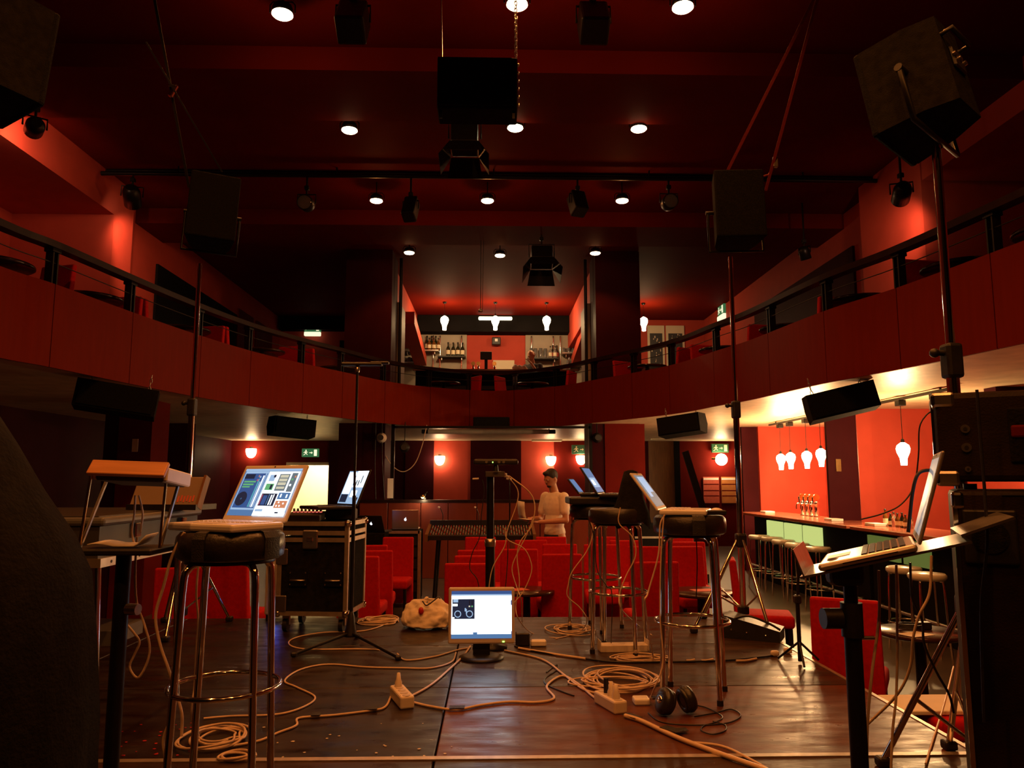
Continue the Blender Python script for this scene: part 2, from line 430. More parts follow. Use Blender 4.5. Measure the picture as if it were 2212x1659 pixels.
# --- balcony: curve of its front edge
CP = [(-4.30, -3.4), (-4.28, .5), (-4.2, 3.0), (-4.05, 4.8), (-3.93, 6.1), (-3.82, 6.6), (-3.67, 7.73), (-3.48, 8.88), (-3.20, 10.05), (-2.82, 11.05), (-2.37, 12.0), (-1.86, 13.1), (-1.15, 13.95), (.05, 14.5), (1.12, 13.8), (1.76, 12.8), (2.62, 11.2), (2.95, 9.85), (3.13, 9.1), (3.34, 7.5), (3.58, 6.55), (3.74, 5.5), (3.82, 4.8), (3.95, 3.0), (4.0, .5), (4.02, -3.4)]
CV = [Vector((p.x, p.y, 0)) for p in cr_spline([(x, y, 0) for x, y in CP], 10)]
CL = [0.]
for i in range(1, len(CV)): CL.append(CL[-1] + (CV[i] - CV[i - 1]).length)
def cpt(s):
    s = max(0, min(CL[-1] - 1e-6, s)); i = 0
    while CL[i + 1] < s: i += 1
    t = (s - CL[i]) / (CL[i + 1] - CL[i]); p = CV[i].lerp(CV[i + 1], t)
    a = CV[max(0, i - 1)]; b = CV[min(len(CV) - 1, i + 2)]; d = (b - a).normalized()
    return p, d, Vector((-d.y, d.x, 0))
def s_at_px(px, z):                       # arc length where the edge at height z shows at picture column px
    best = min(range(len(CV)), key=lambda i: abs(proj((CV[i].x, CV[i].y, z))[0] - px) if CV[i].y > 2 else 1e9)
    return CL[best]
sl = MB()
edge = [(cpt(l)[0].x + cpt(l)[2].x * .04, cpt(l)[0].y + cpt(l)[2].y * .04) for l in CL]
poly = edge + [(XW, -3.4), (XW, YB), (-XW, YB), (-XW, -3.4)]
k = len(poly)
sl.add([(x, y, ZB) for x, y in poly], [list(range(k))], m=0)
sl.add([(x, y, BF) for x, y in poly], [list(range(k))], m=1)
sl.add([(x, y, ZB) for x, y in poly] + [(x, y, BF) for x, y in poly], [(i, (i + 1) % k, k + (i + 1) % k, k + i) for i in range(k)], m=1)
struct('floor_balcony', sl, [M['plaster'], M['hall_floor']])
# fascia panels
seams = [s_at_px(p, ZB) for p in (113, 284, 423, 543, 649, 740, 834, 924, 1012, 1111, 1198, 1285, 1370, 1449, 1546, 1665, 1783, 1940, 2144)]
s0 = seams[0]; s1 = seams[-1]
seams = [s0 - 3.6, s0 - 2.4, s0 - 1.2] + seams + [s1 + 1.2, s1 + 2.4, s1 + 3.6]
bk = MB(); pts = [cpt(seams[0] + (seams[-1] - seams[0]) * i / 140) for i in range(141)]
vs = []
for p, d, n in pts:
    for off, z in ((.05, ZB - .01), (.05, ZT - .02), (.08, ZT - .02), (.08, ZB - .01)):
        vs.append((p.x + n.x * off, p.y + n.y * off, z))
bk.add(vs, [(4 * i + j, 4 * i + (j + 1) % 4, 4 * i + 4 + (j + 1) % 4, 4 * i + 4 + j) for i in range(140) for j in range(4)])
fas = struct('wall_balcony_front', bk, M['black_wall'])
for a, b in zip(seams[:-1], seams[1:]):
    pm = MB(); n = 12; g = .005; vs = []
    for i in range(n + 1):
        p, d, nn = cpt(a + g + (b - a - 2 * g) * i / n)
        for off, z in ((0, ZB - .03), (0, ZT), (.026, ZT), (.026, ZB - .03)):
            vs.append((p.x + nn.x * off, p.y + nn.y * off, z))
    fs = [(4 * i + j, 4 * i + (j + 1) % 4, 4 * i + 4 + (j + 1) % 4, 4 * i + 4 + j) for i in range(n) for j in range(4)] + [(0, 1, 2, 3), (4 * n, 4 * n + 3, 4 * n + 2, 4 * n + 1)]
    pm.add(vs, fs); pm.build('panel', M['fascia'], fas)
# railing
rl = thing('balcony_railing', 'dark curved handrail on paired posts above the wooden balcony front', 'railing', (0, 14.5, ZT))
def loc(p): return Vector(p) - Vector((0, 14.5, ZT))
hr = MB(); vs = []; NR = 170
for i in range(NR + 1):
    p, d, n = cpt(seams[0] + (seams[-1] - seams[0]) * i / NR)
    for off, z in ((-.02, ZR - .055), (-.03, ZR), (.09, ZR + .008), (.09, ZR - .055)):
        vs.append(loc((p.x + n.x * off, p.y + n.y * off, z)))
hr.add(vs, [(4 * i + j, 4 * i + (j + 1) % 4, 4 * i + 4 + (j + 1) % 4, 4 * i + 4 + j) for i in range(NR) for j in range(4)])
hr.build('handrail', M['rail'], rl)
wr_ = MB().tube([loc(cpt(seams[0] + (seams[-1] - seams[0]) * i / NR)[0] + Vector((0, 0, 2.94)) + cpt(seams[0] + (seams[-1] - seams[0]) * i / NR)[2] * .03) for i in range(NR + 1)], .005, 5)
wr_.build('wire', M['blackmetal'], rl)
for s in seams[1:-1]:
    pm = MB(); p, d, n = cpt(s)
    for o in (-.028, .028):
        T = frame(loc(p + d * o + n * .05 + Vector((0, 0, (BF + ZR) / 2))), d, n, (0, 0, 1))
        pm.box((0, 0, 0), (.014, .075, ZR - BF - .06), T=T)
    pm.build('post', M['blackmetal'], rl)
    pm = MB(); pm.box((0, 0, 0), (.10, .09, .03), T=frame(loc(p + n * .05 + Vector((0, 0, ZR - .07))), d, n, (0, 0, 1))); pm.build('bracket', M['blackmetal'], rl)
# --- columns on both storeys
for x0, x1, nm in ((-2.66, -1.83, 'wall_column_left'), (1.85, 2.66, 'wall_column_right')):
    mb = MB().span((x0, 13.5, BF), (x1, 14.3, ZC - .01)); struct(nm + '_upper', mb, M['wall_dark'])
mb = MB().span((-2.71, 13.5, FZ), (-1.9, 14.3, ZB)); struct('wall_column_left', mb, M['wall_dark'])
mb = MB().span((1.98, 13.5, FZ), (2.60, 14.3, ZB)); cr_ = struct('wall_column_right', mb, M['wall_maroon'])
MB().span((1.70, 13.52, FZ), (1.975, 14.2, ZB)).build('panel', M['wall_dark'], cr_)
MB().span((2.605, 13.55, FZ), (2.70, 14.25, ZB)).build('panel', M['wall_maroon'], cr_)
# alcove of the upper bar
for sx in (-1, 1):
    nm = 'left' if sx < 0 else 'right'
    mb = MB().span((sx * 1.93, 14.3, 4.42), (sx * 2.35, YB - .02, ZC - .012)); struct('wall_alcove_' + nm, mb, M['wall_red'])
    mb = MB().span((sx * 1.78, 14.3, BF), (sx * 1.93, 15.2, 4.42)); a = struct('wall_jamb_' + nm, mb, M['taupe'])
    mb = MB().cyl((sx * 1.73, 14.0, BF), (sx * 1.73, 14.0, ZC - .02), .03, n=12); struct('trim_1' if sx < 0 else 'trim_2', mb, M['blackmetal'])
    # raking soffits beside the alcove
    mb = MB(); mb.prism([(16.2, 4.40), (19.3, 3.95), (19.3, 4.18), (16.2, 4.66)], frame((sx * 2.0, 0, 0), (0, 1, 0), (0, 0, 1), (1, 0, 0)), .3)
    struct('trim_3' if sx < 0 else 'trim_4', mb, M['wall_red'])
# --- half-height partition behind the mixing desk
PY = 13.3
pt = struct('wall_partition', MB().span((aty(776, 1100, PY).x, PY + .02, FZ), (aty(1300, 1100, PY).x, PY + .09, .66)), M['wall_dark'])
xs = [776, 838, 909, 968, 1030, 1100, 1166, 1235, 1300]
for a, b in zip(xs[:-1], xs[1:]):
    x0 = aty(a, 1100, PY).x + .006; x1 = aty(b, 1100, PY).x - .006
    MB().rbox(((x0 + x1) / 2, PY, (FZ + .68) / 2), (x1 - x0, .035, .68 - FZ), .006, 1).build('panel', M['partition'], pt)
MB().span((aty(776, 1100, PY).x, PY - .03, .67), (aty(1300, 1100, PY).x, PY + .11, .72)).build('cap_rail', M['rail'], pt)
gf = MB()
for px in (848, 1276):
    x = aty(px, 1000, 13.45).x; gf.span((x - .03, 13.43, .72), (x + .03, 13.49, ZB))
gf.span((aty(848, 1000, 13.45).x, 13.43, 1.96), (aty(1276, 1000, 13.45).x, 13.49, 2.0))
struct('trim_5', gf, M['blackmetal'])
# --- lower side walls
lp = struct('wall_pillar_left', MB().span((aty(258, 900, 9.6).x, 9.6, FZ), (aty(330, 900, 9.6).x, 10.1, ZB)), M['wall_maroon'])  # maroon and plum put the unlit pillar's shade into its colour
MB().span((aty(228, 900, 9.62).x, 9.62, FZ), (aty(258, 900, 9.6).x - .004, 10.1, ZB)).build('panel', M['wall_dark'], lp)
struct('wall_recess_left', MB().span((-6.2, 13.6, FZ), (-5.3, 13.75, ZB)), M['wall_dark'])
# bar wall: far stretch, dark pier, near stretch
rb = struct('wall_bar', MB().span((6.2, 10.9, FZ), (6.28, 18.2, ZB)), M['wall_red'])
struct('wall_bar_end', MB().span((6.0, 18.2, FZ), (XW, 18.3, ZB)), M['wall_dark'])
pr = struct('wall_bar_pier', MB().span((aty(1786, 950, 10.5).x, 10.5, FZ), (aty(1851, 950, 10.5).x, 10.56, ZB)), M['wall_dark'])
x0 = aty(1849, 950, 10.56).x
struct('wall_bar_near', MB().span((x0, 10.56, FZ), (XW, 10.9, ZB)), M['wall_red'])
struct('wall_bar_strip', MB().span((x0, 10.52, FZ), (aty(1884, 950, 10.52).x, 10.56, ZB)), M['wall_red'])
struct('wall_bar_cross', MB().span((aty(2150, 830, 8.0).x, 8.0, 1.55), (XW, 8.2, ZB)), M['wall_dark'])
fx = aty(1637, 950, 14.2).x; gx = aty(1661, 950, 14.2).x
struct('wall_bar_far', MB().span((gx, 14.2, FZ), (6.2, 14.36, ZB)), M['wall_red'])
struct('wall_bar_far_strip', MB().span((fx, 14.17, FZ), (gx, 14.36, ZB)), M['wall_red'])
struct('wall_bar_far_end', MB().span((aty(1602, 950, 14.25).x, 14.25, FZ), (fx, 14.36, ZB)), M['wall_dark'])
# dado band low on the bar walls, same red paint
MB().span((6.19, 10.95, FZ), (6.2, 18.2, .78)).build('dado', M['wall_red'], rb)
# stairs with pale nosings behind the seats
sx0, sx1 = aty(1392, 1180, 12.6).x, aty(1530, 1180, 12.6).x
stc = struct('floor_stairs', MB().span((sx0, 13.5, FZ), (sx1, 13.8, .3)), M['black_wall'])
for i in range(4):
    MB().span((sx0, 12.6 + i * .28, FZ), (sx1, 12.9 + i * .28, FZ + .17 * (i + 1))).build('step', M['black_wall'], stc)
    MB().span((sx0, 12.59 + i * .28, FZ + .17 * (i + 1) - .03), (sx1, 12.61 + i * .28, FZ + .17 * (i + 1) + .004)).build('nosing', M['alu'], stc)
# ================================================================ LAMPS AND FIXTURES
def ceiling_lamp(p, label, glass, W, top=ZC, group='round ceiling lamps over the hall', spill=0.):
    t = thing('ceiling_lamp', label, 'lamp', p, 0, group)
    MB().lathe([(.08, .012), (.087, .016), (.087, .055), (.075, .085), (.03, .10)], n=24).build('housing', M['blackmetal'], t)
    MB().lathe([(.001, -.018), (.045, -.016), (.075, -.008), (.088, .004), (.086, .014)], n=24).build('glass', glass, t)
    MB().cyl((0, 0, .09), (0, 0, top - p[2]), .008, n=8).build('stem', M['blackmetal'], t)
    MB().tube([(-.105, 0, .02), (-.105, 0, .09), (-.08, 0, .12), (.08, 0, .12), (.105, 0, .09), (.105, 0, .02)], .006, 6).build('yoke', M['blackmetal'], t)
    lamp_light('ceiling_lamp_light', (0, 0, -.07), W, WARM, .05, t, 'SPOT', (0, 0, -1), 128, .4)
    if spill: lamp_light('ceiling_lamp_spill', (0, 0, -.06), spill, WARM, .04, t)
    return t
LROW = [[(610, 33), (1117, 12), (1475, 18)], [(755, 283), (1113, 278), (1380, 280)], [(813, 435), (1053, 435), (1344, 435)], [(884, 547), (1080, 553), (1286, 548)]]
LLAB = ['round lit ceiling lamp in the row before the first ceiling beam, above the stage front',
        'round lit ceiling lamp in the row just behind the first ceiling beam',
        'round lit ceiling lamp in the row just behind the lighting pipe',
        'round lit ceiling lamp in the row in front of the upper bar alcove']
for r, row in enumerate(LROW):
    for i, (px, py) in enumerate(row):
        g = (r == 1 and i == 1)
        ceiling_lamp(atz(px, py, 4.93), 'greenish white round ceiling lamp under the hanging black panel' if g else 'round lit ceiling lamp right behind the bright hanging chain' if (r, i) == (0, 1) else 'round lit ceiling lamp above the middle of the upper bar alcove' if (r, i) == (3, 1) else LLAB[r], E['lampg'] if g else E['lamp'], (CEIL_W, CEIL_W * .9, CEIL_W * .9, CEIL_W * .6)[r], spill=(9., .8, 7., 1.5)[r], group='round ceiling lamps, row %s' % ('one', 'two', 'three', 'four')[r])
# the rows go on over the stage, above and behind the camera: only their light reaches the picture
for y, rn in ((3.75, 'front'), (1.6, 'middle'), (-.6, 'rear')):
    for x, cn in ((-1.7, 'left'), (.25, 'centre'), (1.65, 'right')):
        lamp_light('stage_ceiling_lamp_%s_%s_offscreen' % (rn, cn), (x, y, 4.86), STAGE_W, WARM, .05, None, 'SPOT', (0, 0, -1), 132, .35)
# --- sconces
def sconce(p, label, ball=False):
    t = thing('wall_sconce', label, 'wall lamp', p, 0, 'lit wall sconces')
    if ball:
        MB().sphere((0, -.13, 0), .15, 20).build('glass', E['sconce'], t)
        MB().cyl((-.22, -.05, .03), (-.1, -.1, .02), .03, n=10).build('arm', M['brass'], t)
        lamp_light('wall_sconce_light', (0, -.13, .0), 60, BARW, .12, t)
    else:
        pr = [(.13 * math.cos(a) ** .8 if a < 1.55 else .002, -.20 * math.sin(a)) for a in [i * 1.57 / 8 for i in range(9)]]
        MB().lathe([(.125, .03)] + pr, (0, -.01, 0), n=20).build('glass', E['sconce'], t)
        lamp_light('wall_sconce_light', (0, -.03, -.04), 26, BARW, .08, t)
    MB().box((0, .0, 0), (.08, .03, .16)).build('wall_plate', M['brass'], t)
    return t
sconce(aty(950, 988, YB - .16), 'lit half-bowl sconce at the dark panel left of the mixing desk')
sconce(aty(1190, 989, YB - .16), 'lit half-bowl sconce behind the man in the pale shirt')
sconce(aty(1255, 987, YB - .16), 'lit half-bowl sconce under the green exit sign beside the column')
sconce(aty(543, 972, YB - .12), 'lit half-bowl sconce on the maroon wall near the bright doorway')
sconce(aty(1555, 993, YB - .12), 'glaring round globe sconce above the two posters', True)
# --- pendants (large bulb shapes)
def pendant(p, top, label, group, W, sc=1., rose=True):
    t = thing('pendant_lamp', label, 'pendant lamp', p, 0, group)
    pr = [(.001, .0), (.034, 0), (.038, .05), (.042, .085), (.07, .15), (.078, .195), (.066, .235), (.03, .262), (.018, .27)]
    MB().lathe([(r * sc, z * sc) for r, z in pr], n=20).build('bulb', E['bulb'], t)
    MB().lathe([(.02, .265 * sc), (.02, .30 * sc), (.006, .315 * sc)], n=12).build('socket', M['blackmetal'], t)
    MB().cyl((0, 0, .31 * sc), (0, 0, top - p[2]), .004, n=6).build('cord', M['cable_b'], t)
    if rose: MB().lathe([(.01, top - p[2] - .05), (.045, top - p[2] - .03), (.05, top - p[2])], n=16).build('ceiling_rose', M['blackmetal'], t)
    lamp_light('pendant_lamp_light', (0, 0, .12 * sc), W, BARW, .03 * sc, t)
    return t
for px, py in ((1688, 1015), (1709, 1013), (1744, 1012), (1775, 1008), (1953, 1005)):
    p = atx(px, py, 4.85)
    pendant(p, 1.99, 'glaring bulb pendant hanging from the track over the lower bar counter' if px < 1900 else 'glaring bulb pendant alone on the nearer track over the bar counter', 'bulb pendants over the lower bar', 140 if px < 1900 else 250, 1., False)
for a, b in (((1676, 919), (1790, 897)), ((1824, 878), (2030, 822))):
    y0 = atx(a[0], a[1], 4.85).y; y1 = atx(b[0], b[1], 4.85).y
    t = thing('lighting_track', 'dark ceiling track carrying the row of four pendants' if a[0] < 1700 else 'dark ceiling track carrying the single nearer pendant', 'light track', (4.85, (y0 + y1) / 2, 2.05))
    MB().span((-.02, -(y0 - y1) / 2 - .3, -.05), (.02, (y0 - y1) / 2 + .3, -.02)).build('rail', M['blackmetal'], t)
    ys = [atx(q, 1000, 4.85).y for q in ((1688, 1709, 1744, 1775) if a[0] < 1700 else (1953, 2030))]
    for y in ys:
        MB().rbox((0, y - (y0 + y1) / 2, -.085), (.09, .10, .07), .006, 1).build('adapter', M['blackmetal'], t)
    for y in (-(y0 - y1) / 2, (y0 - y1) / 2): MB().cyl((0, y, -.03), (0, y, 0), .012, n=8).build('hanger', M['blackmetal'], t)
for px, py in ((960, 713), (1070, 713), (1181, 713), (1391, 715)):
    Y = 17.6
    p = aty(px, py, Y)
    pendant(p, ZC, {960: 'lit bulb pendant before the left bottle shelves of the upper bar', 1070: 'lit bulb pendant under the bright light strip of the upper bar', 1181: 'lit bulb pendant before the right shelves of the upper bar', 1391: 'lit bulb pendant beside the framed chalk posters upstairs'}[px], 'bulb pendants of the upper bar', 70, 1.25)
p = aty(1070, 688, 19.0)
one('light_strip', MB().rbox(p, (.85, .06, .09), .02, 1), E['strip'], 'bright white strip light on the black beam above the upper bar', 'strip light')
# --- stage spotlights
def spotlight(p, d, label, r=.10, L=.26, barn=False, top=None, lit=None, group='black stage spotlights', square=False, lens=True):
    d = Vector(d).normalized(); q = d.to_track_quat('Y', 'Z').to_matrix().to_4x4()
    t = thing('stage_spotlight', label, 'spotlight', p, 0, group)
    c = MB(); c.T = q
    if square: c.rbox((0, 0, 0), (r * 2, L, r * 2), .02, 2)
    else:
        Ty = Matrix.Rotation(-math.pi / 2, 4, 'X')
        c.lathe([(r * .55, -L * .6), (r * .8, -L * .52), (r, -L * .3), (r, L * .5), (r * .93, L * .5), (r * .93, L * .4)], n=20, T=Ty)
    c.build('can', M['blackmetal'], t)
    if lens and not square:
        l = MB(); l.T = q; l.lathe([(r * .93, L * .42), (r * .5, L * .46), (.001, L * .47)], n=18, T=Matrix.Rotation(-math.pi / 2, 4, 'X')); l.build('lens', E['lamp'] if lit else M['clear'], t)
    y = MB(); w_ = r * 1.2
    yq = Matrix.Rotation(math.atan2(-d.x, d.y) if (abs(d.x) + abs(d.y)) > .05 else 0, 4, 'Z')
    y.T = yq; y.tube([(-w_, 0, 0), (-w_, 0, r * 1.25), (w_, 0, r * 1.25), (w_, 0, 0)], .010, 6); y.build('yoke', M['blackmetal'], t)
    h = (top - p[2]) if top else r * 1.25 + .12
    MB().cyl((0, 0, r * 1.25), (0, 0, h), .014, n=8).build('hanger', M['blackmetal'], t)
    MB().rbox((0, 0, min(h, r * 1.25 + .12) - .03), (.06, .06, .06), .008, 1).build('clamp', M['blackmetal'], t)
    if barn:
        for k in range(4):
            bm_ = MB(); bm_.T = q @ Matrix.Rotation(k * math.pi / 2, 4, 'Y')
            s = r * 1.05
            bm_.add([(-s, L * .5, s), (s, L * .5, s), (s * 1.25, L * .5 + r * 1.3, s + r * .75), (-s * 1.25, L * .5 + r * 1.3, s + r * .75), (-s, L * .5, s + .004), (s, L * .5, s + .004), (s * 1.25, L * .5 + r * 1.3, s + r * .75 + .004), (-s * 1.25, L * .5 + r * 1.3, s + r * .75 + .004)], [(0, 1, 2, 3), (7, 6, 5, 4), (0, 4, 5, 1), (1, 5, 6, 2), (2, 6, 7, 3), (3, 7, 4, 0)])
            bm_.build('barn_door', M['blackmetal'] if barn is True else M[barn], t)
    if lit: lamp_light('stage_spotlight_light', d * (L * .5 + .02), lit[0], SPOTC, .05, t, 'SPOT', d, lit[1], lit[2])
    return t
PIPE_Y = 9.85; PIPE_Z = aty(1106, 383, PIPE_Y).z
pp = MB().cyl((-5.2, PIPE_Y, PIPE_Z), (5.2, PIPE_Y, PIPE_Z), .03, n=12)
t = thing('lighting_pipe', 'long black lighting pipe hung across the hall below the ceiling', 'pipe', (0, PIPE_Y, PIPE_Z))
MB().cyl((-5.21, 0, 0), (5.21, 0, 0), .03, n=12).build('pipe', M['blackmetal'], t)
MB().cyl((-5.21, .12, .09), (5.21, .12, .09), .02, n=10).build('cable_bar', M['blackmetal'], t)
for x in (-4.2, -2.1, 0, 2.1, 4.2): MB().cyl((x, 0, .02), (x, 0, ZC - PIPE_Z), .010, n=8).build('hanger', M['blackmetal'], t)
tg = V(-5.22, 10.5, 3.9)
def on_pipe(px, py): return aty(px, py, PIPE_Y)
p = on_pipe(285, 425); spotlight(p, V(-5.12, 10.95, 4.15) - p, 'lit spotlight on the lighting pipe aimed at the red pilaster, with bright lamp rim', .11, .27, top=PIPE_Z + .03, lit=(80, 84, .8), group=None)
p = atx(1948, 418, 4.72); spotlight(p, V(5.22, 9.75, 3.95) - p, 'lit spotlight under the ceiling aimed at the red wall above the right gallery', .10, .26, top=ZC, lit=(60, 90, .9), group=None)
for px, py, dd in ((662, 440, (0, -1, -.15)), (1445, 438, (0, -1, -.1))):
    spotlight(on_pipe(px, py), dd, 'round black spotlight on the lighting pipe turned towards the stage', .10, .24, top=PIPE_Z + .03, group='black spotlights facing the stage')
spotlight(on_pipe(887, 452), (-.1, -.5, -.9), 'slim black spotlight tilted down on the pipe beside the left lamp of its row', .09, .34, top=PIPE_Z + .03, square=True, group=None)
spotlight(on_pipe(1248, 440), (.15, -.4, -.9), 'black box spotlight tilted down on the pipe near the right lamp of its row', .10, .32, top=PIPE_Z + .03, square=True, group=None)
p = atx(75, 275, -4.75); spotlight(p, V(-5.2, 8.2, 4.65) - p, 'lit spotlight under the ceiling grazing the red beam of the left gallery', .09, .2, top=ZC, lit=(38, 110, .8), group=None)
p = aty(1738, 548, 11.0); spotlight(p, (.3, .2, -.9), 'small unlit black spotlight under the ceiling before the right gallery', .08, .18, top=ZC, group=None)
p = aty(762, 48, 6.0); spotlight(p, (0, -.55, -.8), 'black box spotlight hung between two lamps of the front row, left of the chain', .12, .34, top=ZC, square=True, group=None)
p = aty(1282, 50, 6.0); spotlight(p, (0, -.55, -.8), 'black box spotlight hung between two lamps of the front row, right of the chain', .12, .34, top=ZC, square=True, group=None)
p = aty(1004, 300, 7.6); spotlight(p, (0, -.2, -1), 'black barn door spotlight under the first ceiling beam', .14, .26, barn=True, top=ZM, square=True, group=None)
p = aty(1170, 556, 11.9); spotlight(p, (0, -.35, -1), 'barn door spotlight with pale side flaps before the upper bar', .17, .24, barn='blackmetal', top=ZM, square=True, group=None)
# --- black panel on the lit chain
PY2 = 5.65
a = aty(945, 122, PY2); b = aty(1118, 235, PY2)
t = thing('hanging_speaker', 'wide flat black speaker panel hung from the bright chain', 'speaker', ((a.x + b.x) / 2, PY2, (a.z + b.z) / 2))
w_, h_ = b.x - a.x, a.z - b.z
MB().rbox((0, .14, 0), (w_, .28, h_), .008, 1).build('cabinet', M['cabinet'], t)
MB().box((-.02, -.012, 0), (w_ - .05, .02, h_ - .03)).build('grille', M['grille'], t)
for i in range(6): MB().rbox((w_ / 2 + .008, .06, h_ / 2 - .03 - i * h_ / 6.4), (.016, .03, .018), .003, 1).build('rigging_pin', M['steel'], t)
MB().box((0, .10, h_ / 2 + .006), (w_, .03, .012)).build('flying_bar', M['steel'], t)
for sx in (-1, 1): MB().box((sx * (w_ / 2 - .03), .05, -h_ / 2 - .03), (.02, .02, .06)).build('foot', M['blackmetal'], t)
ch = thing('hanging_chain', 'bright steel chain above the black speaker panel', 'chain', (b.x - .01, PY2 + .10, a.z + .012))
lk = None; nl = int((ZC - a.z) / .031) + 1
link_pts = [(.011 * math.cos(x) * 1, 0, .011 * math.sin(x) + (.008 if math.sin(x) > 0 else -.008)) for x in [i * 2 * math.pi / 14 for i in range(14)]]
for i in range(nl):
    if lk is None: o = lk = MB().tube(link_pts, .0042, 6, True).build('link', M['steel'], ch)
    else: o = lk.copy(); COL.objects.link(o)
    o.parent = ch; o.location = (0, 0, .018 + i * .031); o.rotation_euler = (0, 0, (i % 2) * math.pi / 2 + .5)
one('steel_cable', MB().cyl((a.x + .03, PY2 + .1, a.z + .01), (a.x + .01, PY2 + .1, ZC), .006, n=6), M['steel'], 'thin steel wire holding the other end of the black speaker panel', 'cable')
# --- hanging wedge speakers under the balcony
def wedge(px, py, z, wpx, rz, roll, label, swap=1):
    p = atz(px, py, z) if swap == 1 else aty(px, py, swap); p.z = min(p.z, 1.86); d = (p - CAM).length; w_ = wpx / F * d
    t = thing('hanging_wedge_speaker', label, 'speaker', p, rz, 'wedge speakers under the balcony', ry=roll)
    pr = [(-.17, -.13), (.10, -.16), (.17, -.02), (.12, .13), (-.17, .13)]
    MB().prism([(x, y) for x, y in pr], frame((-w_ / 2, 0, 0), (0, 1, 0), (0, 0, 1), (1, 0, 0)), w_).build('cabinet', M['cabinet'], t)
    MB().box((0, -.176, 0), (w_ - .06, .012, .22)).build('grille', M['grille'], t)
    for sx in (-.36, .36):
        c = MB(); h = ZB + .04 - p.z - .13 + sx * w_ * math.sin(roll)
        n = max(3, int(h / .035))
        for i in range(n):
            T = Matrix.Translation((sx * w_, 0, .13 + h * (i + .5) / n)) @ Matrix.Rotation((i % 2) * 1.57, 4, 'Z')
            c.tube([T @ Vector((.012 * math.cos(a), 0, (h / n * .62) * math.sin(a))) for a in [j * .785 for j in range(8)]], .004, 5, True)
        c.build('chain', M['steel'], t)
    return t
wedge(1814, 868, 1.84, 128, math.radians(-14), math.radians(-13), 'black wedge speaker on chains under the balcony before the bar pendants')
wedge(1474, 918, 1.84, 92, math.radians(-35), math.radians(-6), 'black wedge speaker with pale end under the balcony beside the red column')
wedge(630, 908, 1.84, 88, math.radians(35), math.radians(4), 'black wedge speaker under the balcony above the bright doorway', 11.75)
wedge(254, 862, 1.84, 140, math.radians(22), math.radians(8), 'black wedge speaker under the balcony before the dark pillar')
# --- exit signs
def exit_sign(p, label, rz=0., lit=True, sc=1., under=False):
    t = thing('exit_sign', label, 'exit sign', p, rz, None)
    g = E['exit_g'] if lit else M['green']; wm = E['exit_w'] if lit else M['cream']
    MB().rbox((0, .04, 0), (.40 * sc, .07, .20 * sc), .008, 1).build('box', g, t)
    m = MB(); m.T = Matrix.Translation((0, .002, 0)) @ Matrix.Rotation(math.pi / 2, 4, 'X') @ Matrix.Scale(sc, 4)
    def q(*pts): m.prism(pts, Matrix.Identity(4), .004)
    q((.09, -.075), (.16, -.075), (.16, .075), (.09, .075))                          # door leaf
    q(*[(-.10 + .017 * math.cos(i * .785), .055 + .017 * math.sin(i * .785)) for i in range(8)])   # running figure
    q((-.125, .03), (-.09, .035), (-.085, -.015), (-.115, -.02)); q((-.125, .03), (-.16, .0), (-.152, -.008), (-.118, .015))
    q((-.09, .033), (-.055, .015), (-.06, .005), (-.09, .018)); q((-.088, -.012), (-.06, -.045), (-.07, -.052), (-.105, -.015)); q((-.11, -.015), (-.125, -.05), (-.165, -.06), (-.165, -.05), (-.135, -.04), (-.118, -.012))
    q((-.02, -.008), (.03, -.008), (.03, -.03), (.06, 0), (.03, .03), (.03, .008), (-.02, .008))     # arrow
    m.build('pictogram', wm, t)
    if under: MB().rbox((0, .03, -.15 * sc), (.40 * sc, .10, .10 * sc), .02, 2).build('light_bar', E['exit_w'], t)
    return t
exit_sign(aty(675, 708, YB - .2), 'lit exit sign with glowing lower bar on the upper back wall', lit=True, sc=1.05, under=True)
exit_sign(aty(670, 978, YB - .12), 'lit exit sign above the bright doorway', lit=True, sc=1.05)
exit_sign(aty(1255, 971, YB - .22), 'unlit green exit sign above the sconce beside the column', lit=False, sc=1.15)
exit_sign(aty(1556, 968, YB - .12), 'green exit sign above the glaring globe sconce', lit=False, sc=1.1)
p = atx(1556, 670, 5.44); exit_sign(V(5.44, p.y, p.z), 'bright exit sign on the right gallery side wall upstairs', math.pi / 2 * -1, True, 1.2, True)
# ================================================================ SEATING AND TABLES
def make_chair(label, group):
    t = thing('upholstered_chair', label, 'chair', (0, 0, 0), 0, group)
    s = MB().rbox((0, 0, .415), (.40, .42, .11), .03, 3, smooth=True); s.build('seat', M['chair'], t)
    b = MB(); n = 8; vs = []
    for i in range(n + 1):
        z = .14 + .80 * i / n; y = .20 + .07 * (i / n) ** 1.3; th = .075 - .02 * i / n; hw = .205 - .012 * i / n
        vs += [(-hw, y, z), (hw, y, z), (hw, y + th, z), (-hw, y + th, z)]
    b.add(vs, [(4 * i + j, 4 * i + (j + 1) % 4, 4 * i + 4 + (j + 1) % 4, 4 * i + 4 + j) for i in range(n) for j in range(4)] + [(0, 3, 2, 1), (4 * n, 4 * n + 1, 4 * n + 2, 4 * n + 3)])
    bo = b.build('backrest', M['chair'], t)
    mod = bo.modifiers.new('bevel', 'BEVEL'); mod.width = .014; mod.segments = 2; mod.limit_method = 'ANGLE'
    for sx in (-1, 1):
        MB().cyl((sx * .165, -.17, .37), (sx * .17, -.18, 0), .02, .016, 8).build('leg', M['blackmetal'], t)
        MB().cyl((sx * .165, .22, .16), (sx * .17, .26, 0), .02, .016, 8).build('leg', M['blackmetal'], t)
    return t
ROWLAB = 'red upholstered high-back chair among the rows on the hall floor'
proto = make_chair(ROWLAB, 'red chairs on the hall floor'); CH0 = [proto]
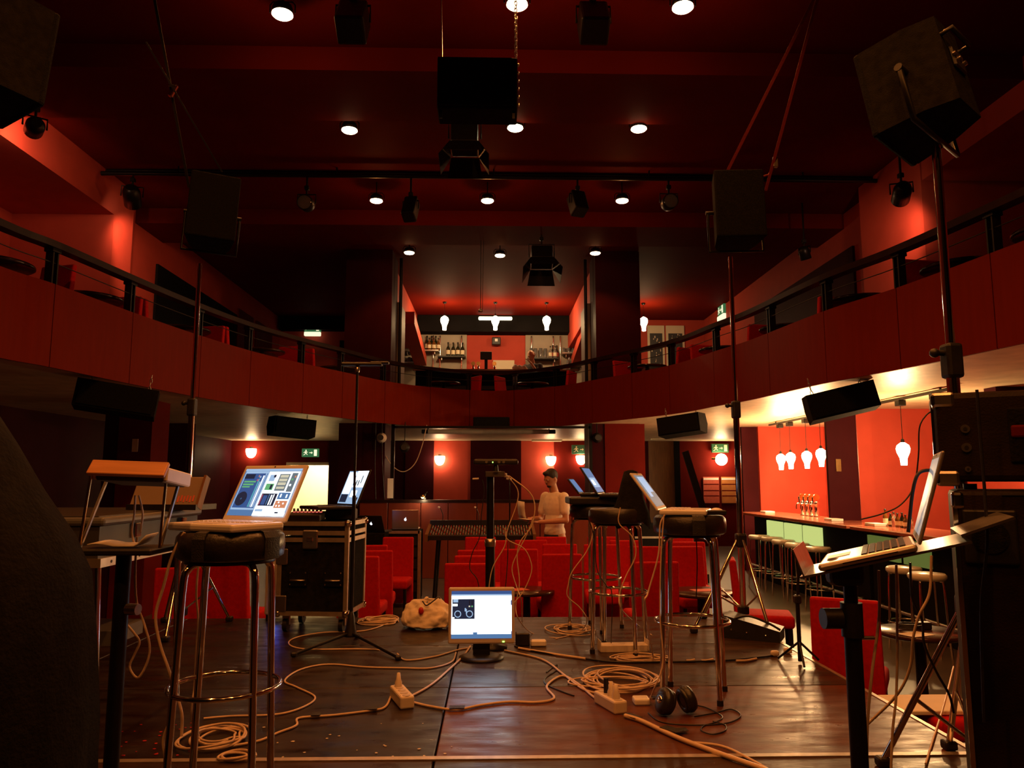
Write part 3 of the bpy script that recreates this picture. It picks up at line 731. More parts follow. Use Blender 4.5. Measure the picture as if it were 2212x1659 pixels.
def chair(loc, rz, label=ROWLAB, group='red chairs on the hall floor'):
    if CH0:
        o = CH0.pop(); o.location = loc; o.rotation_euler = (0, 0, rz); o['label'] = label
        if group: o['group'] = group
        else: del o['group']
        return o
    o = copy_tree(proto, None, loc, rz, label)
    if group: o['group'] = group
    elif 'group' in o: del o['group']
    return o
R = math.radians
# (centre column, top row of the backrest, turn): 0 faces the stage, 180 turns its back
HC = []
for px, py, a in ((1014, 1206, 180), (1033, 1180, 180), (1069, 1194, 180), (1039, 1159, 0), (1071, 1171, 0), (1144, 1172, 0), (1192, 1160, 0), (1153, 1195, 180), (1203, 1182, 0), (1221, 1206, 180),
                  (861, 1157, 0), (806, 1170, 180), (812, 1182, 180), (1317, 1178, 0), (1308, 1161, 0), (1364, 1170, 0), (1398, 1203, 180), (1466, 1158, 0), (1508, 1176, 0), (1452, 1192, 0), (1503, 1195, 0), (790, 1192, 180)):
    p = atz(px, py, FZ + .95); HC.append([p.x, p.y, a])
TBL = [atz(1138, 1274, FZ + .60), atz(1515, 1276, FZ + .60)]
for it in range(60):                       # keep chairs and tables clear of each other
    for i in range(len(HC)):
        for j in range(len(HC)):
            if i == j: continue
            dx, dy = HC[i][0] - HC[j][0], HC[i][1] - HC[j][1]
            if abs(dx) < .45 and abs(dy) < .58:
                if .45 - abs(dx) < (.58 - abs(dy)): HC[i][0] += (.02 if dx >= 0 else -.02)
                else: HC[i][1] += (.03 if dy >= 0 else -.03)
        for q in TBL:
            dx, dy = HC[i][0] - q.x, HC[i][1] - q.y
            if abs(dx) < .5 and abs(dy) < .62: HC[i][1] += .03
        HC[i][1] = min(max(HC[i][1], 6.55), 9.55)
for x, y, a in HC:
    px = proj((x, y, FZ + .9))[0]
    zone = 'beyond the flight case' if px < 900 else 'between the sensor pole and the standing man' if px < 1245 else 'behind the chrome stools'
    chair(V(x, y, FZ), R(a + random.uniform(-4, 4)), 'red upholstered chair %s, %s' % (zone, 'facing the stage' if a == 0 else 'its back to the stage'), 'red chairs ' + zone + (' facing the stage' if a == 0 else ' turned away'))
p = atz(1590, 1203, FZ + .95); chair(V(p.x + .24, p.y - .1, FZ), R(75), 'red upholstered chair turned sideways behind the tripod of the speaker stand', None)
p = atz(1848, 1281, FZ + .95); chair(V(p.x, p.y + .1, FZ), R(150), 'red upholstered chair close beside the stage edge, behind the tray stand pole', None)
chair(V(2.42, 4.10, FZ), R(-90), 'red upholstered chair half hidden by the amplifier, a white board on its seat', None)
one('white_board', MB().rbox(V(2.30, 4.13, FZ + .485), (.42, .30, .022), .004, 1), M['paper'], 'white board lying on the chair seat below the stage edge', 'board')
p = atz(528, 1202, FZ + .95); chair(V(p.x, p.y, FZ), R(170), 'red upholstered chair seen between the chrome legs of the stool with the white laptop', None)
p = atz(400, 1215, FZ + .95); chair(V(p.x, p.y, FZ), R(195), 'red upholstered chair behind the electric piano', None)
# round tables
def make_table(label, cat='table', r=.30, h=.72, group=None):
    t = thing('round_table', label, cat, (0, 0, 0), 0, group)
    MB().lathe([(.001, h - .035), (r - .015, h - .035), (r, h - .025), (r, h - .008), (r - .008, h), (.001, h)], n=36).build('table_top', M['tabletop'], t)
    MB().lathe([(.035, .02), (.035, h - .04)], n=16).build('pedestal', M['blackmetal'], t)
    MB().lathe([(.24, 0), (.24, .012), (.06, .03), (.035, .05)], n=28).build('base', M['blackmetal'], t)
    return t
def leaflet(p, rz, label):
    o = one('leaflet', MB().prism([(-.105, -.075), (.105, -.075), (.105, .075), (-.105, .075)], Matrix.Translation(p) @ rotz(rz), .003), M['redpaper'], label, 'leaflet'); return o
TZ = FZ + .60
tb = make_table('dark round table with a red leaflet behind the monitor on the stage', r=.27, h=.60); p = atz(1138, 1274, TZ); tb.location = (p.x, p.y + .02, FZ); leaflet(V(p.x - .10, p.y, TZ + .0005), .5, 'red leaflet on the round table behind the monitor')
t2 = copy_tree(tb, None, (0, 0, 0), 0, 'dark round table with a red leaflet behind the front chrome stool'); p = atz(1515, 1276, TZ); t2.location = (p.x, p.y, FZ); t2.scale = (1.2, 1.2, 1); leaflet(V(p.x + .02, p.y + .02, TZ + .0005), .2, 'red leaflet on the round table behind the chrome stools')
t3 = copy_tree(tb, None, (0, 0, 0), 0, 'dark round table cluttered with gear beside the bar stools'); p = atz(1985, 1362, TZ); t3.location = (p.x, p.y, FZ); t3.scale = (1.05, 1.05, 1)
q = V(p.x, p.y, TZ)
one('power_brick', MB().rbox(q + V(.06, .05, .025), (.10, .06, .05), .006, 1), M['black'], 'small black power brick on the cluttered round table', 'power brick')
one('cable_coil', MB().tube([q + V(-.05 + .09 * math.cos(i * .4), .02 + .06 * math.sin(i * .4), .01 + i * .0006) for i in range(60)], .005, 6), M['cable_b'], 'coil of black cable on the cluttered round table', 'cable')
one('paper_sheet', MB().prism([(-.1, -.07), (.1, -.07), (.1, .07), (-.1, .07)], Matrix.Translation(q + V(-.1, -.14, .001)) @ rotz(.4), .002), M['paper'], 'white paper at the edge of the cluttered round table', 'paper')
# balcony tables and chairs
bt = make_table('dark round table behind the balcony railing', r=.33, h=.74, group='round tables along the balcony'); first = [bt]; BCH = []
BTP = []
for px in (85, 290, 475, 632, 790, 985, 1120, 1352, 1492, 1620, 1765, 1965, 2160):
    p, d, n = cpt(s_at_px(px, 2.92)); BTP.append(p + n * .50)
for px in (85, 290, 475, 632, 790, 985, 1120, 1352, 1492, 1620, 1765, 1965, 2160):
    s = s_at_px(px, 2.92); p, d, n = cpt(s); q = p + n * .50; q.z = BF
    side = 'on the gallery above the dark hall side' if px < 800 else 'before the upper bar' if px < 1200 else 'on the gallery above the lower bar'
    if first: o = first.pop(); o.location = q
    else: o = copy_tree(bt, None, q, 0)
    o['label'] = 'dark round table behind the railing ' + side; o['group'] = 'round tables ' + side
    for k, sg in enumerate((-1, 1)):
        c = q + d * sg * .50 + n * .12
        if any((c - e).length < .62 for e in BCH) or any((V(c.x, c.y, 0) - V(e.x, e.y, 0)).length < .47 for e in BTP) or (abs(abs(c.x) - 2.2) < .85 and c.y > 13.1): continue
        BCH.append(c); ang = math.atan2(d.y * sg, d.x * sg)       # direction pointing away from the table
        chair(c, ang - math.pi / 2, 'red upholstered chair at a round table ' + side, 'red chairs ' + side)
# --- bar stools of the lower bar
def make_barstool(label, group, seat='sheenstool'):
    t = thing('bar_stool', label, 'bar stool', (0, 0, 0), 0, group)
    MB().lathe([(.001, .74), (.15, .74), (.165, .76), (.165, .785), (.15, .80), (.001, .805)], n=28).build('seat', M[seat], t)
    for k in range(4):
        a = k * math.pi / 2 + .5; c, s_ = math.cos(a), math.sin(a)
        MB().tube(cr_spline([(.09 * c, .09 * s_, .742), (.125 * c, .125 * s_, .735), (.145 * c, .145 * s_, .70), (.16 * c, .16 * s_, .35), (.18 * c, .18 * s_, 0)], 4), .011, 8).build('leg', M['chrome'], t)
    MB().ring((0, 0, .27), .165, .008, 32, 6).build('foot_ring', M['chrome'], t)
    return t
bs = make_barstool('round bar stool with sheen painted on its seat in the row along the lower bar counter', 'bar stools at the lower bar'); fst = [bs]
for px, py in ((1668, 1160), (1692, 1166), (1722, 1173), (1766, 1181), (1952, 1224), (2002, 1238), (1640, 1156)):
    p = atz(px, py, FZ + .80)
    if fst: o = fst.pop(); o.location = (p.x, p.y, FZ)
    else: o = copy_tree(bs, None, (p.x, p.y, FZ), random.random())
    if px > 1900: o['label'] = 'round bar stool with sheen painted on its seat at the near stretch of the bar counter'; o['group'] = 'bar stools at the near counter'
# --- lower bar counter
cx0, cx1 = 4.42, 4.98
for y0, y1, lb in ((9.35, 13.4, 'far stretch of the bar counter with three bright green glowing panels'), (6.4, 9.25, 'near stretch of the bar counter with a dim green glowing panel')):
    t = thing('bar_counter', lb, 'bar counter', (cx0, (y0 + y1) / 2, FZ)); h = (y1 - y0) / 2
    MB().rbox(((cx1 - cx0) / 2 - .04, 0, 1.085), (cx1 - cx0 + .16, 2 * h, .045), .008, 1).build('counter_top', M['counter'], t)
    MB().span((.14, -h, 0), (cx1 - cx0, h, 1.06)).build('body', M['black_wall'], t)
    spans = ((1656, 1691), (1693, 1731), (1733, 1776)) if y0 > 9 else ((1872, 1943), (1947, 2010))
    for qa, qb in spans:
        yb = atx(qa, 1135, cx0 + .1).y - (y0 + y1) / 2; ya = atx(qb, 1135, cx0 + .1).y - (y0 + y1) / 2 + .07
        MB().span((.10, ya, .74), (.135, yb, 1.0)).build('glow_panel', E['greenpanel' if y0 > 9 else 'greendim'], t)
    MB().cyl((.05, -h, .22), (.05, h, .22), .022, n=10).build('foot_rail', M['steel'], t)
    for i in range(4): MB().cyl((.05, -h + .2 + i * (2 * h - .4) / 3, .22), (.14, -h + .2 + i * (2 * h - .4) / 3, .22), .012, n=6).build('rail_bracket', M['steel'], t)
CZ = FZ + 1.1085
# beer taps
p = atz(1748, 1112, CZ)
for i in range(4):
    q = V(4.85, 11.98 - .17 * i, CZ)
    t = thing('beer_tap', 'chrome beer tap with round badge in the cluster on the lower bar', 'beer tap', q, 0, 'beer taps on the lower bar')
    MB().lathe([(.045, 0), (.05, .012), (.03, .02), (.028, .18), (.034, .19), (.03, .22), (.001, .235)], n=16).build('column', M['chrome'], t)
    MB().tube(cr_spline([(-.02, 0, .18), (-.08, 0, .185), (-.10, 0, .15), (-.10, 0, .10)], 4), .011, 8).build('spout', M['chrome'], t)
    MB().cyl((-.05, 0, .19), (-.06, 0, .29), .010, n=8).build('handle', M['black'], t)
    MB().cyl((.0, -.012, .29), (.0, .012, .29), .048, n=20).build('badge', M['brass'], t)
# bottles and shakers on the near counter
def make_bottle(label, glass, r=.035, h=.26, lab=None, group=None, neck=.35):
    t = thing('bottle', label, 'bottle', (0, 0, 0), 0, group)
    MB().lathe([(r * .9, 0), (r, .008), (r, h * .55), (r * .8, h * .64), (r * .36, h * (1 - neck) + .03), (r * .34, h * .93), (r * .42, h * .94), (r * .42, h), (.001, h)], n=14).build('glass_body', glass, t)
    if lab: MB().lathe([(r * 1.02, h * .15), (r * 1.02, h * .45)], n=14).build('label', lab, t)
    MB().lathe([(r * .45, h * .93), (r * .45, h * 1.02), (.001, h * 1.02)], n=10).build('cap', M['black'], t)
    return t
bp = [(1914, 'amber', .20), (1925, 'glassb', .15), (1932, 'clear', .17), (1940, 'amber', .16), (1950, 'glassb', .17), (1957, 'amber', .15), (1968, 'clear', .18)]
for px, g, h in bp:
    p = atx(px, 1140, 4.72); o = make_bottle('small bottle among the condiments on the near bar counter', M[g], .028, h, M['lab'] if g != 'clear' else None, 'condiment bottles on the near bar counter'); o.location = (4.72, p.y, CZ)
for px, n in ((1650, 'stack of pale leaflets on the far end of the bar counter'), (1880, 'stack of leaflets on the near bar counter'), (1790, 'white printed sheet on the bar counter beside the pier')):
    p = atx(px, 1130, 4.55)
    one('leaflet_stack', MB().rbox(V(4.62, p.y, CZ + .016), (.16, .24, .03), .002, 1), M['paper'], n, 'leaflets')
# ================================================================ STAGE GEAR
def make_stool(loc, rz, label, group='chrome bar stools on the stage'):
    t = thing('chrome_stool', label, 'bar stool', (loc[0], loc[1], 0), rz, None)
    MB().lathe([(.001, .785), (.165, .785), (.178, .795), (.182, .83), (.178, .862), (.165, .876), (.001, .88)], n=40).build('cushion', M['leather'], t)
    MB().lathe([(.125, .772), (.150, .772), (.150, .786), (.125, .786)], n=32).build('seat_plate', M['blackmetal'], t)
    for k in range(4):
        a = k * math.pi / 2 + math.pi / 4; c, s = math.cos(a), math.sin(a)
        pts = cr_spline([(.075 * c, .075 * s, .777), (.12 * c, .12 * s, .774), (.150 * c, .150 * s, .757), (.164 * c, .164 * s, .71), (.174 * c, .174 * s, .45), (.184 * c, .184 * s, .2), (.190 * c, .190 * s, .012)], 5)
        lg = MB().tube(pts, .0125, 12).build('leg', M['chrome'], t)
        MB().cyl((.190 * c, .190 * s, 0), (.190 * c, .190 * s, .025), .0155, n=12).build('rubber_foot', M['black'], lg)
    MB().ring((0, 0, .36), .181, .0085, 48, 8).build('foot_ring', M['chrome'], t)
    return t
make_stool((-.91, 2.73), R(3), 'chrome bar stool with black cushion under the white laptop beside the electric piano')
make_stool((.995, 3.90), R(-21), 'chrome bar stool with black cushion under the white laptop and headphones')
make_stool((.79, 4.90), R(-24), 'chrome bar stool carrying the draped black cloth')
make_stool((.74, 5.62), R(50), 'chrome bar stool at the stage edge carrying the black mixer and dark laptops')
SEAT = .882
def ui(rects, W, H, T, mats, circles=()):
    m = MB(); lst = []
    idx = {}
    def mi(n):
        if n not in idx: idx[n] = len(lst); lst.append(E[n])
        return idx[n]
    for k, (x0, y0, x1, y1, c) in enumerate(rects):
        z = .0006 + .00012 * k
        m.add([((x0 - .5) * W, y0 * H, z), ((x1 - .5) * W, y0 * H, z), ((x1 - .5) * W, y1 * H, z), ((x0 - .5) * W, y1 * H, z)], [(0, 1, 2, 3)], m=mi(c), T=T)
    z = .0006 + .00012 * (len(rects) + 1)
    for cx, cy, r, w, c in circles:
        vs = []; fs = []; n = 28
        for i in range(n):
            a = 2 * math.pi * i / n
            for rr in (r, r - w): vs.append(((cx - .5) * W + rr * math.cos(a) * H, cy * H + rr * math.sin(a) * H, z))
        for i in range(n): fs.append((2 * i, 2 * ((i + 1) % n), 2 * ((i + 1) % n) + 1, 2 * i + 1))
        m.add(vs, fs, m=mi(c), T=T)
    return m, lst
def laptop(loc, rz, tilt, w, d, shell, label, rects, circles=(), pitch=0., keymat='keys', logo=False, lidt=.012, bz=.024, screen_bezel=.016, bezel=None):
    t = thing('laptop', label, 'laptop', loc, rz, None, rx=pitch)
    MB().rbox((0, -d / 2, bz / 2), (w, d, bz), .008, 2).build('base', M[shell], t)
    k = MB()
    for r in range(6):
        for c in range(13): k.box((-w * .42 + c * w * .84 / 12, -d * .13 - r * d * .077, bz + .0015), (w * .052, d * .058, .003))
    k.build('keyboard', M[keymat], t)
    MB().box((0, -d * .80, bz + .0006), (w * .3, d * .24, .0012)).build('trackpad', M['greyplastic'] if shell != 'black' else M['darkgrey'], t)
    s_, c_ = math.sin(tilt), math.cos(tilt)
    L = frame((0, .002, bz - .002), (1, 0, 0), (0, s_, c_), (0, -c_, s_))    # lid frame: x width, y up the lid, z towards the user
    lid = MB(); lid.rbox((0, d / 2, -lidt / 2), (w, d, lidt), .007, 2, T=L); lo = lid.build('lid', M[shell], t)
    if bezel:
        MB().box((0, d / 2, .0002), (w - .012, d - .012, .0006), T=L).build('bezel', M[bezel], lo)
    T = L @ Matrix.Translation((0, screen_bezel * 1.25, .0003))
    m, lst = ui(rects, w - 2 * screen_bezel, d - 2.3 * screen_bezel, T, None, circles); m.build('screen', lst, lo)
    MB().cyl(L @ V(0, d - .008, 0), L @ V(0, d - .008, .0012), .003, n=10).build('webcam', M['black'], lo)
    if logo:
        lg = MB(); n = 40; pts = []
        for i in range(n):                                      # apple silhouette
            a = 2 * math.pi * i / n; r = 1 + .10 * math.cos(2 * a) - .0
            x = .92 * math.cos(a); y = math.sin(a) * (1.0 if math.sin(a) < 0 else .92)
            if abs(x) < .35 and y > 0: y -= .16 * (1 - abs(x) / .35)
            if abs(x) < .22 and y < 0: y += .10 * (1 - abs(x) / .22)
            if x > .55 and -.25 < y < .55: x -= .30 * (1 - abs(y - .15) / .42)
            pts.append((x * .018, y * .019))
        TL = L @ Matrix.Translation((0, d / 2 - .004, -lidt - .0009)) @ Matrix.Rotation(math.pi, 4, 'Y')
        lg.prism(pts, TL @ Matrix.Translation((0, 0, -.0006)), .0012)
        lg.prism([(.000, .019), (.005, .020), (.009, .026), (.0095, .031), (.004, .028), (.001, .024)], TL @ Matrix.Translation((0, 0, -.0006)), .0012)
        lg.build('logo', E['logo'], lo)
    return t
# screen picture of the white laptop: desktop, mixer window with turntable, patch window
RL = [(0, 0, 1, 1, 'scr_mid'), (0, .955, 1, 1, 'scr_lblue'), (.02, .12, .44, .95, 'scr_lblue'), (.035, .16, .425, .90, 'scr_blue'), (.045, .20, .27, .62, 'scr_blue'),
      (.30, .18, .325, .78, 'scr_teal'), (.335, .18, .355, .72, 'scr_lblue'), (.365, .18, .385, .85, 'scr_white'), (.395, .18, .415, .9, 'scr_lblue'), (.06, .70, .27, .735, 'scr_green'), (.06, .64, .25, .675, 'scr_green'), (.06, .59, .20, .62, 'scr_green'),
      (.285, .82, .30, .86, 'scr_orange'), (.31, .80, .335, .84, 'scr_lblue'), (.28, .73, .31, .77, 'scr_pink'), (.04, .78, .22, .88, 'scr_dark'),
      (.455, 0, 1, .935, 'scr_white'), (.47, .08, 1, .93, 'scr_lblue'), (.48, .42, .99, .92, 'scr_white'), (.475, .01, .99, .42, 'scr_white'),
      (.66, .52, .84, .88, 'scr_grey'), (.68, .80, .82, .86, 'scr_beige'), (.68, .72, .82, .78, 'scr_beige'), (.68, .64, .82, .70, 'scr_beige'), (.68, .56, .82, .61, 'scr_beige'), (.87, .50, .97, .90, 'scr_grey'), (.89, .74, .92, .78, 'scr_green'), (.93, .80, .955, .84, 'scr_orange'), (.89, .62, .92, .66, 'scr_white'),
      (.49, .53, .63, .67, 'scr_green'), (.57, .55, .61, .65, 'scr_dark'), (.50, .72, .60, .86, 'scr_lblue'), (.57, .80, .61, .86, 'scr_dark'),
      (.49, .20, .76, .46, 'scr_dark'), (.50, .22, .515, .44, 'scr_pink'), (.53, .22, .60, .42, 'scr_blue'), (.62, .22, .635, .44, 'scr_mid'), (.66, .22, .68, .43, 'scr_white'), (.70, .22, .715, .44, 'scr_white'),
      (.78, .34, .98, .48, 'scr_mid'), (.78, .16, .98, .31, 'scr_orange'), (.81, .19, .83, .22, 'scr_white'), (.86, .19, .88, .22, 'scr_white'), (.91, .24, .93, .27, 'scr_white'), (.83, .26, .85, .29, 'scr_white'), (.82, .38, .84, .45, 'scr_white'), (.92, .37, .94, .44, 'scr_white'), (.49, .08, .62, .13, 'scr_lblue'), (.84, .05, .90, .08, 'scr_dark')]
laptop(V(-.868, 2.815, SEAT), R(-31), R(27), .325, .228, 'white', 'open white laptop with a blue and white screen on the stool beside the electric piano', RL, [(.155, .34, .15, .15, 'scr_dark'), (.155, .34, .02, .02, 'scr_mid')], keymat='white', bz=.026)
laptop(V(.875, 3.95, SEAT), R(70), R(36), .325, .228, 'white', 'open white laptop with a cloudy screen seen sideways on the stool above the headphones', [(0, 0, 1, 1, 'scr_grey'), (.05, .1, .5, .8, 'scr_grey'), (.2, .3, .9, .95, 'scr_lblue'), (.5, .1, .9, .45, 'scr_grey')], keymat='white', bz=.026)
laptop(V(.79, 5.56, SEAT + .052), R(73), R(33), .33, .23, 'black', 'dark laptop with a blue screen seen sideways on the stage-edge stool', [(0, 0, 1, 1, 'scr_mid'), (.1, .2, .9, .6, 'scr_lblue'), (.2, .3, .5, .5, 'scr_white')], screen_bezel=.012)
laptop(V(.665, 5.72, SEAT + .052), R(73), R(38), .20, .14, 'black', 'small dark tablet laptop seen edge-on behind the larger one on the stage-edge stool', [(0, 0, 1, 1, 'scr_mid')], screen_bezel=.010)
t = thing('mixer_box', 'flat black mixer box with metal knobs on the stage-edge stool', 'mixer', (.74, 5.60, SEAT))
MB().rbox((0, 0, .026), (.40, .34, .05), .01, 2).build('case', M['black'], t)
for i, (dx, dy) in enumerate(((.05, -.12), (.10, -.08), (.16, -.12), (.13, .02))): MB().lathe([(.014, .05), (.012, .08), (.001, .081)], (dx, dy, 0), 12).build('knob', M['steel'], t)
# black cloth on the stool behind
cl = MB(); n = 26; vs = []; q0 = V(.875, 4.86, SEAT)
prof = [(.015, .235), (.045, .225), (.065, .15), (.085, .06), (.10, .012), (.115, -.03), (.125, -.10)]
for j, (r, z) in enumerate(prof):
    for i in range(n):
        a = 2 * math.pi * i / n; w_ = 1 + (.10 * math.sin(5 * a) + .05 * math.sin(9 * a + 1)) * (j / 6)
        vs.append((q0.x + r * w_ * math.cos(a) * .95, q0.y + r * w_ * math.sin(a), q0.z + z + (.03 * math.sin(3 * a) if j == 6 else 0)))
cl.add(vs, [(j * n + i, j * n + (i + 1) % n, (j + 1) * n + (i + 1) % n, (j + 1) * n + i) for j in range(len(prof) - 1) for i in range(n)] + [list(range(n))], True)
one('black_cloth', cl, M['blackcloth'], 'black cloth draped over gear on the middle chrome stool', 'cloth')
# right stool clutter: small hub and tape
one('usb_hub', MB().rbox(V(1.10, 3.80, SEAT + .012), (.10, .05, .022), .004, 1), M['black'], 'small black audio interface on the stool with the sideways white laptop', 'interface')
one('mouse', MB().sphere(V(1.135, 3.90, SEAT + .015), (.03, .05, .017), 14), M['white'], 'white computer mouse on the stool with the sideways white laptop', 'mouse')
def tape_on_stool(c, ang, lab, w=.045):
    m = MB(); n = 6; vs = []
    for i in range(n + 1):
        a = ang + (i / n - .5) * w / .18
        for r, z in ((.1835, .79), (.1845, .86), (.172, .8795), (.15, .884)):
            vs.append((c[0] + r * math.cos(a), c[1] + r * math.sin(a), z))
    m.add(vs, [(4 * i + j, 4 * i + 4 + j, 4 * i + 5 + j, 4 * i + 1 + j) for i in range(n) for j in range(3)])
    o = one('tape_strip', m, M['tape'], lab, 'tape'); sd = o.modifiers.new('thick', 'SOLIDIFY'); sd.thickness = .0015; sd.offset = 1
tape_on_stool((-.91, 2.73), R(-105), 'black gaffer tape strip on the front of the cushion under the white laptop')
tape_on_stool((-.91, 2.73), R(-25), 'shiny gaffer tape strip on the side of the cushion under the white laptop', .07)
tape_on_stool((1.00, 3.86), R(-95), 'black gaffer tape strip on the cushion above the headphones', .06)
# --- floor monitor
mp = atz(1040, 1412, 0); MY = 4.66
a = aty(969, 1270, MY); b = aty(1112, 1391, MY)
t = thing('computer_monitor', 'cream framed monitor with a glaring white screen low on the stage floor', 'monitor', ((a.x + b.x) / 2, MY, 0), R(1))
W, H = b.x - a.x, a.z - b.z; T = frame((0, 0, b.z), (1, 0, 0), (0, .06, .998), (0, -.998, .06))
MB().rbox((0, H / 2, -.02), (W, H, .04), .010, 2, T=T).build('bezel', M['greyplastic'], t)
MB().rbox((0, H / 2, -.055), (W * .7, H * .7, .05), .02, 2, T=T).build('back_shell', M['black'], t)
RMN = [(0, 0, 1, 1, 'scr_blue'), (0, .09, 1, .90, 'scr_white'), (.0, .0, 1, .09, 'scr_mid'), (0, .90, 1, .93, 'scr_lblue'), (.36, .085, .43, .13, 'scr_mid'), (.015, .41, .385, .83, 'scr_dark'), (.025, .68, .10, .73, 'scr_white'), (.03, .76, .11, .83, 'scr_lblue'), (.29, .71, .305, .80, 'scr_black'), (.335, .71, .35, .80, 'scr_black'), (.285, .66, .31, .69, 'scr_beige'), (.33, .66, .355, .69, 'scr_green'), (.24, .52, .255, .62, 'scr_lblue'), (.22, .57, .24, .64, 'scr_lblue'), (.015, .42, .03, .45, 'scr_white'), (.035, .42, .05, .45, 'scr_white'), (.985, .70, 1, .80, 'scr_blue'), (.99, .09, 1, .15, 'scr_blue')]
m, lst = ui(RMN, W - .036, H - .052, T @ Matrix.Translation((0, .032, .0005)), None, [(.105, .515, .075, .018, 'scr_lblue'), (.30, .515, .075, .018, 'scr_lblue')]); m.build('screen', lst, t)
MB().box((W * .33, .013, .001), (.012, .006, .003), T=T).build('power_light', E['led_green'], t)
MB().span((-.05, .05, .02), (.05, .09, b.z + .12)).build('neck', M['black'], t)
MB().lathe([(.13, 0), (.135, .01), (.10, .022), (.001, .024)], (0, .06, 0), 32).build('foot', M['black'], t)
# --- speaker stands and loudspeakers
def speaker_stand(base, clampz, topz, hubz, feet, label, r=.0175):
    x, y = base
    t = thing('speaker_stand', label, 'speaker stand', (x, y, 0))
    MB().cyl((0, 0, .10), (0, 0, clampz), r * 1.35, n=16).build('lower_tube', M['chrome'], t)
    MB().cyl((0, 0, clampz), (0, 0, topz), r, n=16).build('upper_tube', M['chrome'], t)
    c = MB().rbox((0, 0, clampz), (r * 3.6, r * 3.8, .13), .012, 2).build('clamp', M['black'], t)
    MB().cyl((-r * 1.8, 0, clampz + .03), (-r * 3.6, 0, clampz + .03), .011, n=10).build('knob', M['black'], c)
    MB().sphere((-r * 3.8, 0, clampz + .03), .018, 10).build('knob_head', M['black'], c)
    h = MB().rbox((0, 0, hubz), (r * 4.6, r * 4.6, .10), .015, 2).build('hub', M['black'], t)
    MB().rbox((0, 0, .13), (r * 4.2, r * 4.2, .06), .01, 2).build('brace_collar', M['black'], t)
    for fx, fy in feet:
        f = V(fx - x, fy - y, .02); d = f.normalized() * .04
        MB().cyl((f.x * .08, f.y * .08, hubz), f, .0115, n=10).build('leg', M['chrome'], t)
        mid = V(f.x * .62, f.y * .62, hubz * .42 + .01)
        MB().cyl((0, 0, .13), mid, .007, n=8).build('brace', M['chrome'], t)
        MB().rbox((f.x, f.y, .018), (.05, .05, .036), .01, 2).build('rubber_foot', M['black'], t)
    return t
def pa_speaker(loc, rz, rx, ry, w, h, d, label, bracket=True):
    t = thing('loudspeaker', label, 'loudspeaker', loc, rz, None, rx=rx, ry=ry)
    # front (grille) is local +Y, narrower back at -Y
    MB().prism([(-w / 2, d / 2), (w / 2, d / 2), (w * .42, -d * .1), (w * .28, -d / 2), (-w * .28, -d / 2), (-w * .42, -d * .1)], Matrix.Translation((0, 0, -h / 2)), h).build('cabinet', M['cabinet'], t)
    MB().rbox((0, d / 2 + .012, 0), (w * 1.02, .03, h * 1.02), .012, 2).build('grille', M['grille'], t)
    hd = MB().rbox((0, -d / 2 - .006, h * .05), (w * .3, .015, .10), .006, 1).build('input_plate', M['black'], t)
    for k in range(3): MB().cyl((-.04 + k * .04, -d / 2 - .012, h * .06), (-.04 + k * .04, -d / 2 - .022, h * .06), .010, n=10).build('socket', M['steel'], hd)
    MB().tube([(-.07, -d / 2, h * .28), (-.07, -d / 2 - .04, h * .28), (.07, -d / 2 - .04, h * .28), (.07, -d / 2, h * .28)], .010, 6).build('handle', M['black'], t)
    if bracket:
        MB().tube([(-w * .56, 0, 0), (-w * .56, 0, -h * .60), (w * .56, 0, -h * .60), (w * .56, 0, 0)], .011, 6).build('yoke', M['blackmetal'], t)
        for sx in (-1, 1): MB().cyl((sx * w * .42, 0, 0), (sx * w * .60, 0, 0), .016, n=10).build('yoke_knob', M['black'], t)
    else: MB().cyl((0, 0, -h / 2 - .07), (0, 0, -h / 2 + .01), .03, n=14).build('pole_socket', M['black'], t)
    return t
SR = (1.80, 5.60); p = aty(1586, 460, 5.6)
speaker_stand(SR, aty(1596, 885, 5.6).z, aty(1588, 555, 5.6).z, .62, [(1.62, 6.0), (1.86, 5.22), (1.40, 5.45)], 'chrome speaker stand on a tripod at the stage edge near the bar side', .0165)
pa_speaker(V(p.x, 5.6, p.z), R(176), R(4), 0, .36, .52, .34, 'black loudspeaker on the stand at the stage edge, slung under the red straps')
SL = (-2.20, 5.62); p = aty(460, 465, 5.62)
speaker_stand(SL, aty(425, 880, 5.62).z, aty(455, 570, 5.62).z, .62, [(-1.98, 5.98), (-2.45, 5.95), (-2.15, 5.25)], 'chrome speaker stand on a tripod behind the electric piano', .0165)
pa_speaker(V(p.x, 5.62, p.z), R(200), R(5), R(-3), .34, .50, .32, 'black loudspeaker on the stand behind the electric piano')
SN = aty(2050, 700, 2.75)
speaker_stand((SN.x, 2.75), aty(2062, 780, 2.75).z, aty(2030, 330, 2.75).z + .06, .60, [(1.80, 3.12), (SN.x + .05, 2.68), (1.45, 2.95)], 'chrome speaker stand rising behind the big amplifier', .0165)
p = aty(1985, 190, 2.75)
pa_speaker(V(p.x + .01, 2.75, p.z), R(34), R(-14), R(10), .29, .41, .27, 'big tilted black loudspeaker high above the amplifier stack')
p = aty(-12, 105, 2.9)
speaker_stand((p.x - .02, 2.9), 1.5, p.z - .25, .60, [(p.x - .3, 3.2), (p.x + .2, 3.3), (p.x - .05, 2.5)], 'speaker stand behind the black drape', .0165)
pa_speaker(V(p.x - .02, 2.9, p.z), R(-30), R(-8), R(-6), .30, .44, .28, 'black loudspeaker high up above the black drape', False)
